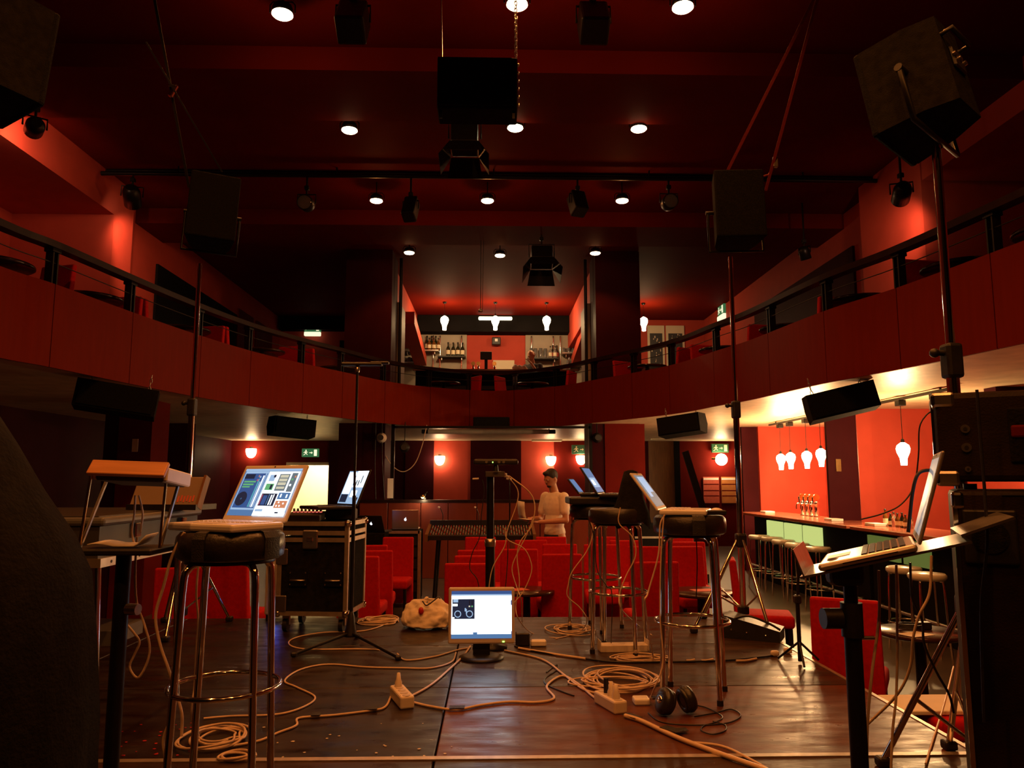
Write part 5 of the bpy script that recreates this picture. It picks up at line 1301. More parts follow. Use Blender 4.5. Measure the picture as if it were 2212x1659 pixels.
def person(loc, rz, label, el, ha, shirt, hairm, bald=False, headtilt=.35, sleeves=.62, hgt=1.0):
    t = thing('person', label, 'person', loc, rz); t.scale = (hgt, hgt, hgt)
    b = MB()
    hc = V(0, -.055, 1.665); HR = Matrix.Translation(hc) @ Matrix.Rotation(headtilt, 4, 'X')
    b.sphere((0, 0, 0), (.074, .094, .112), 18, T=HR); b.sphere((0, -.03, -.055), (.055, .062, .060), 14, T=HR)     # skull and jaw
    b.sphere((0, -.098, -.02), (.014, .020, .022), 10, T=HR); b.sphere((0, -.088, .015), (.045, .016, .014), 10, T=HR)     # nose and brow
    b.sphere((0, -.086, -.062), (.026, .012, .010), 10, T=HR)                                                           # lips
    for s in (-1, 1): b.sphere((s * .075, .012, -.012), (.010, .020, .030), 10, T=HR)                                  # ears
    limb(b, [(0, .01, 1.46), (0, -.03, 1.585)], [.062, .054])
    b.sphere((0, .0, 1.30), (.165, .105, .19), 18); b.sphere((0, 0, 1.10), (.145, .10, .17), 16); b.sphere((0, .01, .93), (.16, .11, .13), 16)
    b.sphere((0, .01, 1.42), (.17, .07, .06), 16)
    for s in (-1, 1):
        sh = V(s * .185, .01, 1.415); e = V(*el[0 if s < 0 else 1]); h = V(*ha[0 if s < 0 else 1])
        limb(b, [sh, sh.lerp(e, .5), e, e.lerp(h, .45), h], [.056, .047, .040, .037, .027])
        hand(b, h, (h - e).normalized() * .8 + V(-s * .25, -.2, 0), (0, 0, 1), 1)
        limb(b, [(s * .095, .01, .90), (s * .11, .0, .50), (s * .115, .015, .30), (s * .12, .03, .07)], [.085, .060, .058, .040])
        limb(b, [(s * .12, .04, .045), (s * .135, -.13, .035)], [.042, .036])
    body = remeshed(b, 'body', M['skin'], t)
    for s in (-1, 1):
        e_ = MB().sphere((s * .030, -.083, .002), (.013, .010, .008), 10, T=HR).build('eye', M['white'], t)
        MB().sphere((s * .030, -.0915, .001), (.006, .003, .006), 8, T=HR).build('pupil', M['black'], e_)
    c = MB()
    c.sphere((0, .0, 1.30), (.178, .118, .20), 18); c.sphere((0, .005, 1.10), (.158, .112, .19), 16); c.sphere((0, .008, .96), (.168, .122, .13), 16); c.sphere((0, .01, 1.425), (.178, .082, .062), 16)
    for s in (-1, 1):
        sh = V(s * .185, .01, 1.415); e = V(*el[0 if s < 0 else 1]); limb(c, [sh, sh.lerp(e, .35), sh.lerp(e, sleeves)], [.070, .066, .064])
    so = remeshed(c, 'tshirt' if shirt == 'tshirt' else 'shirt', M[shirt], t, .010, 3)
    l = MB(); l.sphere((0, .01, .90), (.172, .125, .13), 16)
    for s in (-1, 1): limb(l, [(s * .09, .01, .86), (s * .112, .0, .48), (s * .118, .02, .08)], [.10, .078, .070])
    remeshed(l, 'trousers', M['jeans'], t, .012, 3)
    for s in (-1, 1): remeshed(MB().sphere((s * .128, -.05, .05), (.052, .145, .05), 14).sphere((s * .122, .04, .06), (.05, .06, .06), 12), 'shoe', M['black'], t, .010, 2)
    h = MB()
    if not bald:
        h.sphere((0, .018, .030), (.083, .098, .098), 18, T=HR); h.sphere((0, -.055, .085), (.055, .045, .03), 12, T=HR)
    else: h.sphere((0, .045, .0), (.082, .068, .075), 16, T=HR)
    remeshed(h, 'hair', M[hairm], t, .010, 2)
    if not bald: remeshed(MB().sphere((0, -.062, -.088), (.036, .030, .026), 12, T=HR).sphere((.0, -.094, -.045), (.026, .010, .006), 8, T=HR), 'beard', M[hairm], t, .007, 2)
    return t
MP = aty(1197, 1100, 10.3)
man = person(V(MP.x, 10.3, FZ), R(-54), 'man in a pale t-shirt standing behind the red chairs, reading papers in his hands', ((-.26, -.02, 1.12), (.27, -.03, 1.12)), ((-.10, -.29, 1.14), (.06, -.30, 1.10)), 'tshirt', 'hair', hgt=1.01)
# his papers
MW = Matrix.Translation((MP.x, 10.3, FZ)) @ rotz(R(-54)) @ Matrix.Scale(1.01, 4)
def sheet(pts, label):
    m = MB(); vs = []
    for p, q in pts: vs += [MW @ V(*p), MW @ V(*q)]
    m.add(vs, [(2 * i, 2 * i + 2, 2 * i + 3, 2 * i + 1) for i in range(len(pts) - 1)], True)
    o = one('paper_sheet', m, M['paper'], label, 'paper'); sd = o.modifiers.new('s', 'SOLIDIFY'); sd.thickness = .0015
sheet([((-.22, -.40, 1.12), (-.02, -.44, 1.11)), ((-.22, -.43, 1.20), (-.02, -.47, 1.19)), ((-.21, -.45, 1.29), (-.01, -.49, 1.28)), ((-.20, -.45, 1.37), (.0, -.50, 1.36))], 'white sheet of paper held upright by the man in the pale t-shirt')
sheet([((-.08, -.37, 1.135), (.12, -.38, 1.125)), ((-.08, -.46, 1.15), (.12, -.47, 1.14)), ((-.08, -.55, 1.155), (.12, -.56, 1.145))], 'white sheet of paper lying flat across the hands of the man in the pale t-shirt')
BP = aty(1150, 800, 17.4)
person(V(BP.x, 17.4, BF), R(-35), 'bartender with short reddish hair in a dark top behind the upper bar', ((-.24, .0, 1.13), (.25, -.06, 1.14)), ((-.12, -.30, 1.10), (.09, -.20, 1.46)), 'darkshirt', 'hair2', True, .45, hgt=1.04)
# ================================================================ UPPER BAR, WALL THINGS, MIXING DESK
UBY = 16.1; UBZ = aty(1075, 798, UBY).z
t = thing('bar_counter', 'black upper bar counter with a shiny top behind the balcony railing', 'bar counter', (.05, UBY, BF))
MB().rbox((0, .25, UBZ - BF - .02), (3.5, .62, .04), .008, 1).build('counter_top', M['counter'], t)
MB().span((-1.7, .02, 0), (1.7, .48, UBZ - BF - .04)).build('body', M['black_wall'], t)
MB().span((-1.7, -.01, .78), (1.7, .02, .86)).build('kick_band', M['rail'], t)
# till on a post, taps
p = aty(1050, 797, UBY + .25)
t = thing('till_screen', 'black till screen on a post on the upper bar counter', 'till', (p.x, UBY + .25, UBZ))
MB().cyl((0, 0, 0), (0, 0, .28), .035, n=12).build('post', M['blackmetal'], t); MB().lathe([(.10, 0), (.10, .012), (.03, .025)], n=20).build('foot', M['blackmetal'], t)
MB().rbox((0, -.02, .33), (.25, .05, .17), .01, 2, T=None).build('screen_housing', M['black'], t); MB().box((0, -.005, .42), (.24, .04, .012)).build('top_strip', M['steel'], t)
for px in (1022, 1033, 1068):
    p = aty(px, 797, UBY + .3)
    t = thing('beer_tap', 'brass and chrome beer tap with a round badge on the upper bar counter', 'beer tap', (p.x, UBY + .3, UBZ), 0, 'beer taps on the upper bar')
    MB().lathe([(.04, 0), (.03, .02), (.028, .10), (.001, .12)], n=14).build('column', M['chrome'], t); MB().cyl((0, -.012, .17), (0, .012, .17), .045, n=18).build('badge', M['brass'], t); MB().cyl((0, 0, .1), (0, 0, .15), .012, n=8).build('handle', M['black'], t)
p = aty(1122, 797, UBY + .28); wt = MB()
for i in range(14): wt.sphere(V(p.x - .12 + i * .02, UBY + .28 + .03 * math.sin(i * 2.1), UBZ + .075 + .03 * math.sin(i * 1.3)), (.045, .05, .045 + .02 * math.sin(i)), 8)
tag(remeshed(wt, 'crumpled_towel', M['cloth'], None, .014, 3), 'crumpled white towel heap on the upper bar counter beside the bartender', 'towel')
# shelves with bottles and glasses
SY_ = YB - .22
def shelf(px0, px1, py, m, label, th=.03):
    a = aty(px0, py, SY_); b = aty(px1, py, SY_)
    t = thing('wall_shelf', label, 'shelf', ((a.x + b.x) / 2, YB - .07, a.z)); w_ = b.x - a.x
    MB().span((-w_ / 2, -.30, -th), (w_ / 2, 0, 0)).build('board', M[m], t)
    for k in range(2): MB().span((-w_ / 2 + .1 + k * (w_ - .2) - .01, -.22, -th - .07), (-w_ / 2 + .1 + k * (w_ - .2) + .01, 0, -th)).build('bracket', M['steel'], t)
    return a.z, SY_
z1, _ = shelf(872, 948, 757, 'steel', 'steel shelf with clustered bottles, left in the upper bar')
z2, _ = shelf(946, 1006, 770, 'black', 'black shelf carrying four dark bottles in the upper bar')
z3, _ = shelf(872, 918, 783, 'steel', 'low steel shelf of glasses, left in the upper bar')
z4, _ = shelf(1139, 1206, 774, 'black', 'black shelf carrying carafes behind the bartender')
z5, _ = shelf(1214, 1262, 763, 'steel', 'steel shelf of glasses, right in the upper bar')
z6, _ = shelf(1222, 1262, 790, 'steel', 'low steel shelf of glasses, right in the upper bar')
def put(proto, px, z, y=None, store=[None]):
    p = aty(px, 760, y or SY_); return (p.x, y or SY_, z)
def batch(make, items, z):
    f = None
    for px, dy in items:
        loc = put(None, px, z, SY_ + dy)
        if f is None: f = make(); f.location = loc
        else: copy_tree(f, None, loc, random.random())
batch(lambda: make_bottle('tall dark bottle with a pale label on the black shelf', M['glassb'], .052, .36, M['lab'], 'dark bottles on the black shelf'), [(968, 0), (979, .03), (989, 0), (999, .03)], z2)
batch(lambda: make_bottle('tall dark bottle in the cluster on the left steel shelf', M['glassb'], .05, .38, M['lab'], 'bottles clustered on the left shelf'), [(922, .02), (932, .06), (941, .06)], z1)
batch(lambda: make_bottle('amber bottle in the cluster on the left steel shelf', M['amber'], .048, .30, M['lab'], 'amber bottles on the left shelf'), [(927, -.08), (937, -.07), (947, -.06)], z1)
batch(lambda: make_bottle('dark bottle with a red label beside the right glass shelf', M['glassb'], .045, .34, M['labr'], 'red label bottles behind the bartender'), [(1194, .03), (1203, .05)], z4)
batch(lambda: make_bottle('clear bottle with a pale label beside the right glass shelf', M['clear'], .045, .30, M['lab'], 'clear bottles behind the bartender'), [(1189, -.07), (1199, -.08)], z4)
def make_glass(label, group, r=.035, h=.13):
    t = thing('drinking_glass', label, 'glass', (0, 0, 0), 0, group)
    MB().lathe([(r * .75, 0), (r * .8, .006), (r, h), (r * .93, h), (r * .72, .012), (.001, .012)], n=12).build('bowl', M['clear'], t); return t
batch(lambda: make_glass('small clear glass in the row on the low left shelf', 'glasses on the low left shelf'), [(874 + i * 5.2, (.05 if i % 2 else -.05)) for i in range(9)], z3)
batch(lambda: make_glass('clear glass in the row on the right steel shelf', 'glasses on the right shelf'), [(1218 + i * 5.2, (.05 if i % 2 else -.05)) for i in range(9)], z5)
batch(lambda: make_glass('clear glass in the row on the low right shelf', 'glasses on the low right shelf'), [(1226 + i * 5.6, (.05 if i % 2 else -.05)) for i in range(7)], z6)
batch(lambda: make_glass('stemmed clear glass beside the clustered bottles', 'glasses beside the clustered bottles', .03, .2), [(911, 0), (918, .04)], z1)
batch(lambda: make_glass('tall clear carafe on the shelf behind the bartender', 'carafes behind the bartender', .05, .26), [(1148, 0), (1157, .03), (1168, 0), (1178, .04)], z4)
for px in (936, 951, 997, 1148, 1195, 1210, 1229):
    p = aty(px, 740, YB - .10)
    one('shelf_upright', MB().cyl((p.x, YB - .10, BF), (p.x, YB - .10, 4.75), .018, n=10), M['chrome'], 'slim chrome shelf upright in the upper bar', 'upright', 'chrome shelf uprights of the upper bar')
p = aty(1072, 738, YB - .09); t = thing('wall_speaker', 'small dark wall speaker with a pale spot above the cream board of the upper bar', 'speaker', (p.x, YB - .08, p.z))
MB().rbox((0, -.05, 0), (.22, .16, .20), .02, 2).build('housing', M['black'], t); MB().box((0, -.132, .02), (.07, .004, .07)).build('badge', M['white'], t)
# framed chalk posters upstairs
pa, pb = aty(1398, 703, YB - .04), aty(1480, 775, YB - .04)
for k, (a0, a1) in enumerate(((0, .46), (.5, 1))):
    w0 = pb.x - pa.x; x0 = pa.x + w0 * a0; x1 = pa.x + w0 * a1; zc_ = (pa.z + 3.2) / 2; hh = pa.z - 3.2
    t = thing('framed_poster', ('dark chalk poster in a cream frame beside the upper pendant lamp', 'dark chalk poster in a cream frame, further from the pendant lamp')[k], 'poster', ((x0 + x1) / 2, YB - .01, zc_))
    MB().rbox((0, -.02, 0), (x1 - x0, .04, hh), .006, 1).build('frame', M['cream'], t)
    MB().box((0, -.042, -.06), (x1 - x0 - .12, .004, hh - .3)).build('board', M['darkgrey'], t)
    m = MB()
    for i in range(34):
        x = random.uniform(-.5, .5) * (x1 - x0 - .2); z = -.06 + random.uniform(-.5, .5) * (hh - .36)
        m.box((x, -.0445, z), (random.uniform(.008, .03), .001, random.uniform(.02, .07)), T=None)
    m.build('chalk_marks', M['cream'], t)
# posters on the lower back wall
for k, (a0, a1, m_) in enumerate(((1520, 1556, 'redpaper'), (1559, 1597, 'brownwood'))):
    pa, pb = aty(a0, 1030, YB - .09), aty(a1, 1087, YB - .09)
    t = thing('poster', ('red poster with pale stripes under the globe sconce', 'ochre poster with pale stripes under the globe sconce')[k], 'poster', ((pa.x + pb.x) / 2, YB - .02, (pa.z + pb.z) / 2)); w_, h_ = pb.x - pa.x, pa.z - pb.z
    MB().box((0, -.01, 0), (w_, .012, h_)).build('sheet', M[m_] if k == 0 else mat('ochre print', (.55, .22, .06), .6, var=.15, scale=6), t)
    for i, z in enumerate((.42, .22, -.02, -.22)): MB().box((0, -.018, z * h_), (w_ * .96, .002, .02 if i else .05)).build('stripe', M['paper'] if i == 0 else M['wall_maroon'], t)
# plaque on the left pillar
p = aty(291, 962, 9.58); one('wall_notice', MB().box((p.x, 9.59, p.z), (.07, .012, .16)), M['offwhite'], 'small pale notice on the dark left pillar', 'notice')
p = aty(1812, 1005, 10.48); one('wall_notice', MB().box((p.x, 10.49, p.z), (.07, .012, .17)), M['brass'], 'small pale plate on the dark bar pier', 'notice')
p = aty(841, 1055, 13.28); one('wall_notice', MB().box((p.x, 13.41, p.z), (.10, .012, .34)), M['paper'], 'white paper list beside the glass frame above the partition', 'notice')
# slanting dark beam right of the doorway panel
a, b = aty(1480, 975, 18.9), aty(1512, 1078, 18.9); b = a + (b - a) * ((a.z - FZ) / (a.z - b.z))
one('leaning_board', MB().box((0, 0, 0), (.16, .06, (a - b).length), T=frame((a + b) / 2, V(.95, 0, .3).normalized(), V(0, 1, 0), (a - b).normalized())), M['black'], 'dark board leaning in the corner before the posters', 'board')
p = aty(1180, 961, 19.2); one('ceiling_panel', MB().rbox(V(p.x, 19.0, 2.03), (.75, .3, .035), .008, 1), M['cream'], 'pale panel under the low ceiling above the standing man', 'ceiling panel')
p = aty(1430, 960, 18.2); one('ceiling_panel', MB().rbox(V(p.x, 18.2, 2.03), (.5, .2, .035), .008, 1), M['cream'], 'pale panel under the low ceiling before the brown door', 'ceiling panel')
# screen roll and centre speaker at the balcony middle
a, b = aty(925, 926, 14.78), aty(1186, 927, 14.78)
t = thing('projection_screen', 'rolled projection screen in a long tube under the balcony middle', 'projection screen', ((a.x + b.x) / 2, 14.78, 1.985)); w_ = b.x - a.x
MB().cyl((-w_ / 2, 0, 0), (w_ / 2, 0, 0), .045, n=16).build('tube', M['offwhite'], t)
for s in (-1, 1):
    MB().rbox((s * (w_ / 2 + .06), 0, .0), (.13, .08, .08), .01, 1).build('end_cap', M['black'], t); MB().cyl((s * w_ / 2, 0, 0), (s * w_ / 2, 0, .08), .01, n=8).build('hanger', M['blackmetal'], t)
a, b = aty(1022, 902, 14.1), aty(1101, 924, 14.1)
t = thing('center_speaker', 'flat black speaker fixed to the middle panel of the balcony front', 'speaker', ((a.x + b.x) / 2, 14.24, 2.12))
MB().rbox((0, 0, 0), (b.x - a.x, .16, .20), .01, 1).build('cabinet', M['cabinet'], t); MB().box((0, -.086, 0), (b.x - a.x - .04, .012, .17)).build('grille', M['grille'], t)
for px, lb, m_ in ((822, 'pale round wall speaker hanging under the balcony beside the cable loop', 'offwhite'), (872, 'dark small wall speaker on the glass frame behind the cable loop', 'black'), (1292, 'dark round wall speaker beside the red column under the balcony', 'black')):
    p = aty(px, 945 if px != 872 else 966, 13.3)
    t = thing('small_speaker', lb, 'speaker', (p.x, 13.42, p.z)); m = MB(); m.lathe([(.06, -.03), (.085, -.02), (.09, .0), (.075, .05), (.03, .10)], n=20, T=Matrix.Rotation(math.pi / 2, 4, 'X')); m.build('housing', M[m_], t)
    MB().lathe([(.001, .0), (.05, .0), (.05, .004)], n=18, T=Matrix.Translation((0, -.102, 0)) @ Matrix.Rotation(math.pi / 2, 4, 'X')).build('cone', M['darkgrey'], t)
    MB().cyl((0, .02, .05), (0, .05, ZB + .02 - p.z), .008, n=8).build('bracket', M['blackmetal'], t)
# --- mixing desk on trestle, racks
DY = 10.9; a = aty(925, 1148, DY); b = aty(1152, 1148, DY); dz = a.z
t = thing('mixing_desk', 'long black mixing desk with rows of pale knobs behind the chairs', 'mixing desk', ((a.x + b.x) / 2, DY, FZ)); w_ = b.x - a.x; h_ = dz - FZ
MB().prism([(-.30, -.10), (.32, -.10), (.32, .06), (-.30, -.04)], frame((-w_ / 2, 0, h_), (0, 1, 0), (0, 0, 1), (1, 0, 0)), w_).build('body', M['black'], t)
for s in (-1, 1): MB().prism([(-.32, -.12), (.34, -.12), (.34, .09), (-.32, -.02)], frame((s * w_ / 2 - .02, 0, h_), (0, 1, 0), (0, 0, 1), (1, 0, 0)), .04).build('cheek', M['brownwood'], t)
kb = MB()
for i in range(38):
    for j in range(6): kb.box((-w_ / 2 + .05 + i * (w_ - .1) / 37, -.22 + j * .095, h_ - .022 + j * .0155), (.012, .02, .025), m=(i + j) % 3 == 0)
kb.build('knobs', [M['greyplastic'], M['redtag']], t)['kind'] = 'stuff'
MB().span((-w_ / 2, .30, h_ - .08), (w_ / 2, .36, h_ + .14)).build('meter_bridge', M['black'], t)
for s in (-1, 1):
    for y in (-.2, .22): MB().cyl((s * (w_ / 2 - .1), y, 0), (s * (w_ / 2 - .15), y, h_ - .10), .02, n=8).build('leg', M['blackmetal'], t)
for px, lb in ((953, 'slim gooseneck lamp at one end of the mixing desk'), (1033, 'slim gooseneck lamp in the middle of the mixing desk')):
    q = V(aty(px, 1140, DY).x, DY + .33, dz + .14)
    t = thing('gooseneck_lamp', lb, 'lamp', q); MB().tube(cr_spline([(0, 0, 0), (0, 0, .08), (-.03, -.02, .16), (-.05, -.08, .19)], 5), .006, 6).build('neck', M['blackmetal'], t); MB().rbox((-.05, -.10, .185), (.03, .05, .025), .006, 1).build('head', M['white'], t)
LY = 10.4; a = aty(838, 1146, LY); b = aty(916, 1146, LY); lz = a.z
t = thing('equipment_rack', 'tall black equipment rack with aluminium edges under the laptop with the lit logo', 'rack', ((a.x + b.x) / 2 - .03, LY + .15, FZ)); w_ = b.x - a.x - .04; h_ = lz - FZ
MB().span((-w_ / 2, -.25, .08), (w_ / 2, .25, h_)).build('case', M['cabinet'], t)
for s in (-1, 1): MB().span((s * w_ / 2 - .02, -.262, .08), (s * w_ / 2 + .02, -.235, h_)).build('edge_profile', M['alu'], t)
for z in (.09, h_ - .02): MB().span((-w_ / 2, -.262, z - .015), (w_ / 2, -.24, z + .02)).build('edge_profile', M['alu'], t)
for i in range(5): MB().span((-w_ / 2 + .03, -.256, .2 + i * .15), (w_ / 2 - .03, -.25, .32 + i * .15)).build('rack_unit', M['black'], t)
for s in (-1, 1): 
    for y in (-.18, .18): MB().cyl((s * .18, y, 0), (s * .18, y, .08), .04, n=12).build('castor', M['black'], t)
p = aty(873, 1145, LY)
laptop(V(p.x, LY + .15, lz + .002), R(180), R(8), .36, .25, 'silver', 'silver laptop with a lit fruit logo on its lid, on the tall equipment rack', [(0, 0, 1, 1, 'scr_lblue')], logo=True, bz=.02, lidt=.010)
p = aty(803, 1165, 9.9)
laptop(V(p.x, 10.0, aty(803, 1150, 10.0).z), R(165), R(30), .33, .23, 'black', 'dark laptop with a small lit logo beside the flight case, seen from behind', [(0, 0, 1, 1, 'scr_blue')], logo=True)
q = aty(803, 1155, 10.0)
t = thing('side_rack', 'low black rack under the dark laptop beyond the flight case', 'rack', (q.x - .05, 10.13, FZ)); MB().rbox((0, 0, (aty(803, 1150, 10.0).z - FZ) / 2), (.46, .42, aty(803, 1150, 10.0).z - FZ - .004), .01, 1).build('case', M['cabinet'], t); MB().box((0, -.214, .5), (.42, .01, .1)).build('rack_unit', M['black'], t)
p = aty(916, 1082, PY - .1)
t = thing('desk_lamp', 'small yellow desk lamp clipped to the partition top', 'lamp', (p.x, PY + .02, .72))
MB().rbox((0, 0, .02), (.05, .05, .04), .006, 1).build('clip', M['black'], t); MB().tube(cr_spline([(0, 0, .04), (.03, -.03, .12), (.05, -.10, .13), (.0, -.17, .085)], 5), .006, 6).build('arm', M['blackmetal'], t)
MB().lathe([(.015, .03), (.05, -.01), (.048, -.012)], (-.02, -.18, .06), 16).build('shade', M['brass'], t); MB().sphere((-.02, -.18, .052), .03, 10).build('bulb', emis('yellow bulb', (1.0, .75, .25), 5.), t)
lamp_light('desk_lamp_light', (-.02, -.20, .0), 4.5, (1, .75, .4), .03, t)
# ================================================================ CABLES
def fl(pts, r, m, label, n=6, cat='cable'):
    P = cr_spline([atz(x, y, r + .0005) for x, y in pts], n)
    return one('cable', MB().tube(P, r, 7), M[m], label, cat)
def hang(pts, Y, r, m, label, n=6, end=None):
    P = [aty(x, y, Y) for x, y in pts]
    P = [V(p.x, p.y, max(p.z, r)) for p in P]
    if end: P += [atz(x, y, r) for x, y in end]
    return one('cable', MB().tube(cr_spline(P, n), r, 7), M[m], label, 'cable')
fl([(884, 1515), (930, 1526), (985, 1533), (1040, 1523), (1100, 1516), (1160, 1517), (1197, 1508), (1181, 1482), (1215, 1460), (1250, 1478), (1275, 1500), (1294, 1514)], .0062, 'cable_w', 'thick cream cable joining the two power strips across the deck')
fl([(846, 1500), (832, 1527), (800, 1535), (720, 1545), (646, 1551), (640, 1567), (600, 1583), (560, 1600), (500, 1612)], .0055, 'cable_w', 'cream cable taped along the deck from the power strip towards the left stool')
fl([(880, 1508), (930, 1480), (970, 1446), (1000, 1418), (1016, 1396)], .0062, 'cable_w', 'thick cream cable from the power strip up to the monitor foot')
fl([(985, 1410), (975, 1430), (930, 1443), (870, 1443), (790, 1441), (710, 1435), (650, 1446), (615, 1470), (640, 1484), (680, 1505), (660, 1525), (600, 1543), (500, 1547), (440, 1552)], .005, 'cable_w', 'long cream cable winding in an S across the dark deck')
fl([(858, 1412), (878, 1426), (940, 1418), (985, 1405), (1010, 1400)], .0048, 'cable_w', 'short cream cable from the tripod foot to the monitor')
fl([(850, 1342), (790, 1362), (700, 1366), (640, 1377), (624, 1391), (660, 1402), (780, 1402), (820, 1404)], .0046, 'cable_w', 'cream cable curving round the thin tripod stand')
fl([(1112, 1396), (1160, 1408), (1265, 1423), (1330, 1430), (1420, 1430), (1560, 1427), (1640, 1420), (1672, 1416)], .006, 'cable_b', 'black cable running along the deck behind the stools to the gear bag')
for a, b, k in ((1482, 1500, 0), (1515, 1540, 1), (1590, 1634, 2)):
    fl([(a, 1427.5), ((a + b) / 2, 1427), (b, 1425 - k)], .0075, 'cable_w', 'cream length between black tapes on the floor cable, ' + ('behind the front stool', 'between front stool and stand', 'close to the gear bag')[k])
fl([(1090, 1405), (1170, 1424), (1215, 1455), (1258, 1488), (1300, 1500)], .0058, 'cable_w', 'cream cable slanting from the monitor to the cable heap')
fl([(1120, 1400), (1190, 1412), (1265, 1423)], .0075, 'cable_w', 'thick cream cable end beside the monitor')
fl([(1350, 1546), (1385, 1557), (1440, 1583), (1482, 1601), (1560, 1630), (1640, 1658), (1720, 1690)], .010, 'cable_w', 'thick taped bundle of cream cables leaving over the deck edge')
fl([(1490, 1603), (1560, 1612), (1620, 1640), (1690, 1680)], .0055, 'cable_w', 'cream cable parting from the taped bundle')
fl([(1180, 1452), (1202, 1436), (1204, 1446), (1178, 1464), (1180, 1478), (1215, 1494), (1240, 1503)], .0035, 'cable_b', 'thin black cable with a bare tip beside the cream loop')
def coil(px, py, rx, ry, turns, r, m, label, wob=.25, seed=1, z0=.0):
    rnd = random.Random(seed); c = atz(px, py, 0); P = []
    k = rnd.uniform(.9, 1.1); ox = oy = 0
    for i in range(int(turns * 12)):
        if i % 12 == 0: k = rnd.uniform(1 - wob, 1 + wob * .6); ox = rnd.uniform(-1, 1) * rx * .32; oy = rnd.uniform(-1, 1) * ry * .32
        a = i * 2 * math.pi / 12
        P.append(V(c.x + ox + rx * k * math.cos(a), c.y + oy + ry * k * math.sin(a), r + .0008 + z0 + (i / 12) * r * .9 * (.6 + .4 * math.sin(a * 1.5))))
    return one('cable_coil', MB().tube(cr_spline(P, 3), r, 6), M[m], label, 'cable')
coil(1342, 1470, .16, .20, 7, .0048, 'cable_w', 'big heap of looped cream cable before the chrome stools', .35, 3)
coil(1330, 1480, .22, .12, 4, .0044, 'cable_w', 'flatter loops of cream cable spilling from the heap', .3, 9, .004)
coil(1232, 1362, .13, .16, 6, .004, 'cable_w', 'coil of cream cable at the far stage edge before the stools', .3, 5)
coil(818, 1344, .14, .13, 7, .0046, 'cable_w', 'coil of cream cable on the deck between tripod and cloth bag', .3, 6)
coil(476, 1597, .115, .14, 6, .005, 'cable_w', 'heap of cream cable loops among the legs of the left stool', .35, 8)
coil(1380, 1425, .15, .07, 5, .0045, 'cable_w', 'flattened bundle of cream cable before the flat carton', .3, 12)
coil(510, 1640, .06, .05, 3, .005, 'cable_w', 'small loop of cream cable at the deck edge under the left stool', .4, 14)
fl([(1400, 1540), (1430, 1560), (1500, 1566), (1570, 1562), (1600, 1546), (1580, 1532), (1545, 1540), (1500, 1548)], .003, 'cable_b', 'thin black headphone cable looping on the deck')
fl([(1500, 1522), (1530, 1530), (1560, 1548), (1545, 1560), (1520, 1568), (1515, 1578), (1540, 1586), (1566, 1578), (1566, 1566), (1540, 1558)], .003, 'cable_b', 'thin black cable ring beyond the headphones')
# tape patches on the deck
for px, py, a, w_, lb in ((986, 1534, .1, .07, 'black tape patch on the cable right of the deck seam'), (800, 1536, .1, .06, 'black tape patch on the cable near the plug'), (682, 1549, .1, .04, 'small black tape patch on the cable left of the plug'), (1365, 1553, -.9, .08, 'black tape patch beside the white power strip'), (1450, 1586, -.9, .09, 'black tape patch across the thick cable bundle'), (1466, 1584, .2, .07, 'loose black tape end beside the thick cable bundle')):
    p = atz(px, py, 0); one('tape_patch', MB().prism([(-w_ / 2, -.022), (w_ / 2, -.024), (w_ / 2 + .006, .02), (-w_ / 2 + .004, .024)], Matrix.Translation(V(p.x, p.y, .0135 if px not in (1450,) else .021)) @ rotz(a), .0015), M['tape'], lb, 'tape')
# cables hanging from the sensor pole
hang([(1098, 1030), (1118, 1058), (1116, 1090), (1096, 1145), (1090, 1180), (1066, 1222), (1057, 1262), (1056, 1300)], 4.9, .0032, 'cable_w', 'thin cream cable hanging straight down from the sensor pole')
hang([(1100, 1028), (1142, 1062), (1156, 1100), (1140, 1150), (1120, 1190), (1106, 1228), (1116, 1268), (1126, 1298)], 4.88, .0032, 'cable_w', 'thin cream cable bowing out from the sensor pole', end=[(1128, 1345)])
hang([(1102, 1030), (1150, 1072), (1151, 1130), (1124, 1170), (1117, 1204), (1122, 1260), (1114, 1310), (1122, 1340)], 4.86, .0032, 'cable_w', 'thin cream cable curving twice below the sensor bar', end=[(1150, 1368), (1200, 1378), (1235, 1372)])
hang([(1090, 1140), (1096, 1165), (1132, 1185), (1147, 1215), (1147, 1240), (1132, 1275), (1116, 1296), (1100, 1312)], 4.84, .003, 'cable_w', 'thin cream cable bulging over the round table')
hang([(1042, 1036), (1046, 1062), (1040, 1110), (1036, 1160), (1020, 1195), (1015, 1228), (1030, 1250), (1035, 1275), (1034, 1310)], 4.93, .003, 'cable_b', 'thin black cable wavering down the sensor pole')
hang([(1100, 1032), (1102, 1100), (1098, 1160), (1096, 1220), (1090, 1290)], 4.92, .003, 'cable_b', 'thin black cable hanging beside the cream ones')
# cables at the stools
hang([(1340, 1096), (1337, 1130), (1366, 1160), (1373, 1200), (1352, 1245), (1338, 1285), (1344, 1318)], 4.72, .0036, 'cable_w', 'cream cable hanging in a long curve from the mixer stool', end=[(1380, 1352), (1408, 1372)])
hang([(1275, 1122), (1281, 1150), (1268, 1190), (1236, 1235), (1228, 1262), (1226, 1288), (1252, 1312), (1268, 1340)], 5.25, .0036, 'cable_w', 'cream cable looping from the stage-edge stool', end=[(1250, 1366), (1200, 1380)])
hang([(1436, 1112), (1426, 1135), (1422, 1200), (1400, 1280), (1394, 1310)], 3.70, .004, 'cable_w', 'cream cable sagging from the sideways white laptop', end=[(1412, 1425)])
hang([(1434, 1114), (1428, 1200), (1426, 1330), (1432, 1430), (1412, 1490)], 3.62, .0034, 'cable_w', 'thin white cable dropping from the laptop to the charger', end=[(1402, 1513), (1392, 1519)])
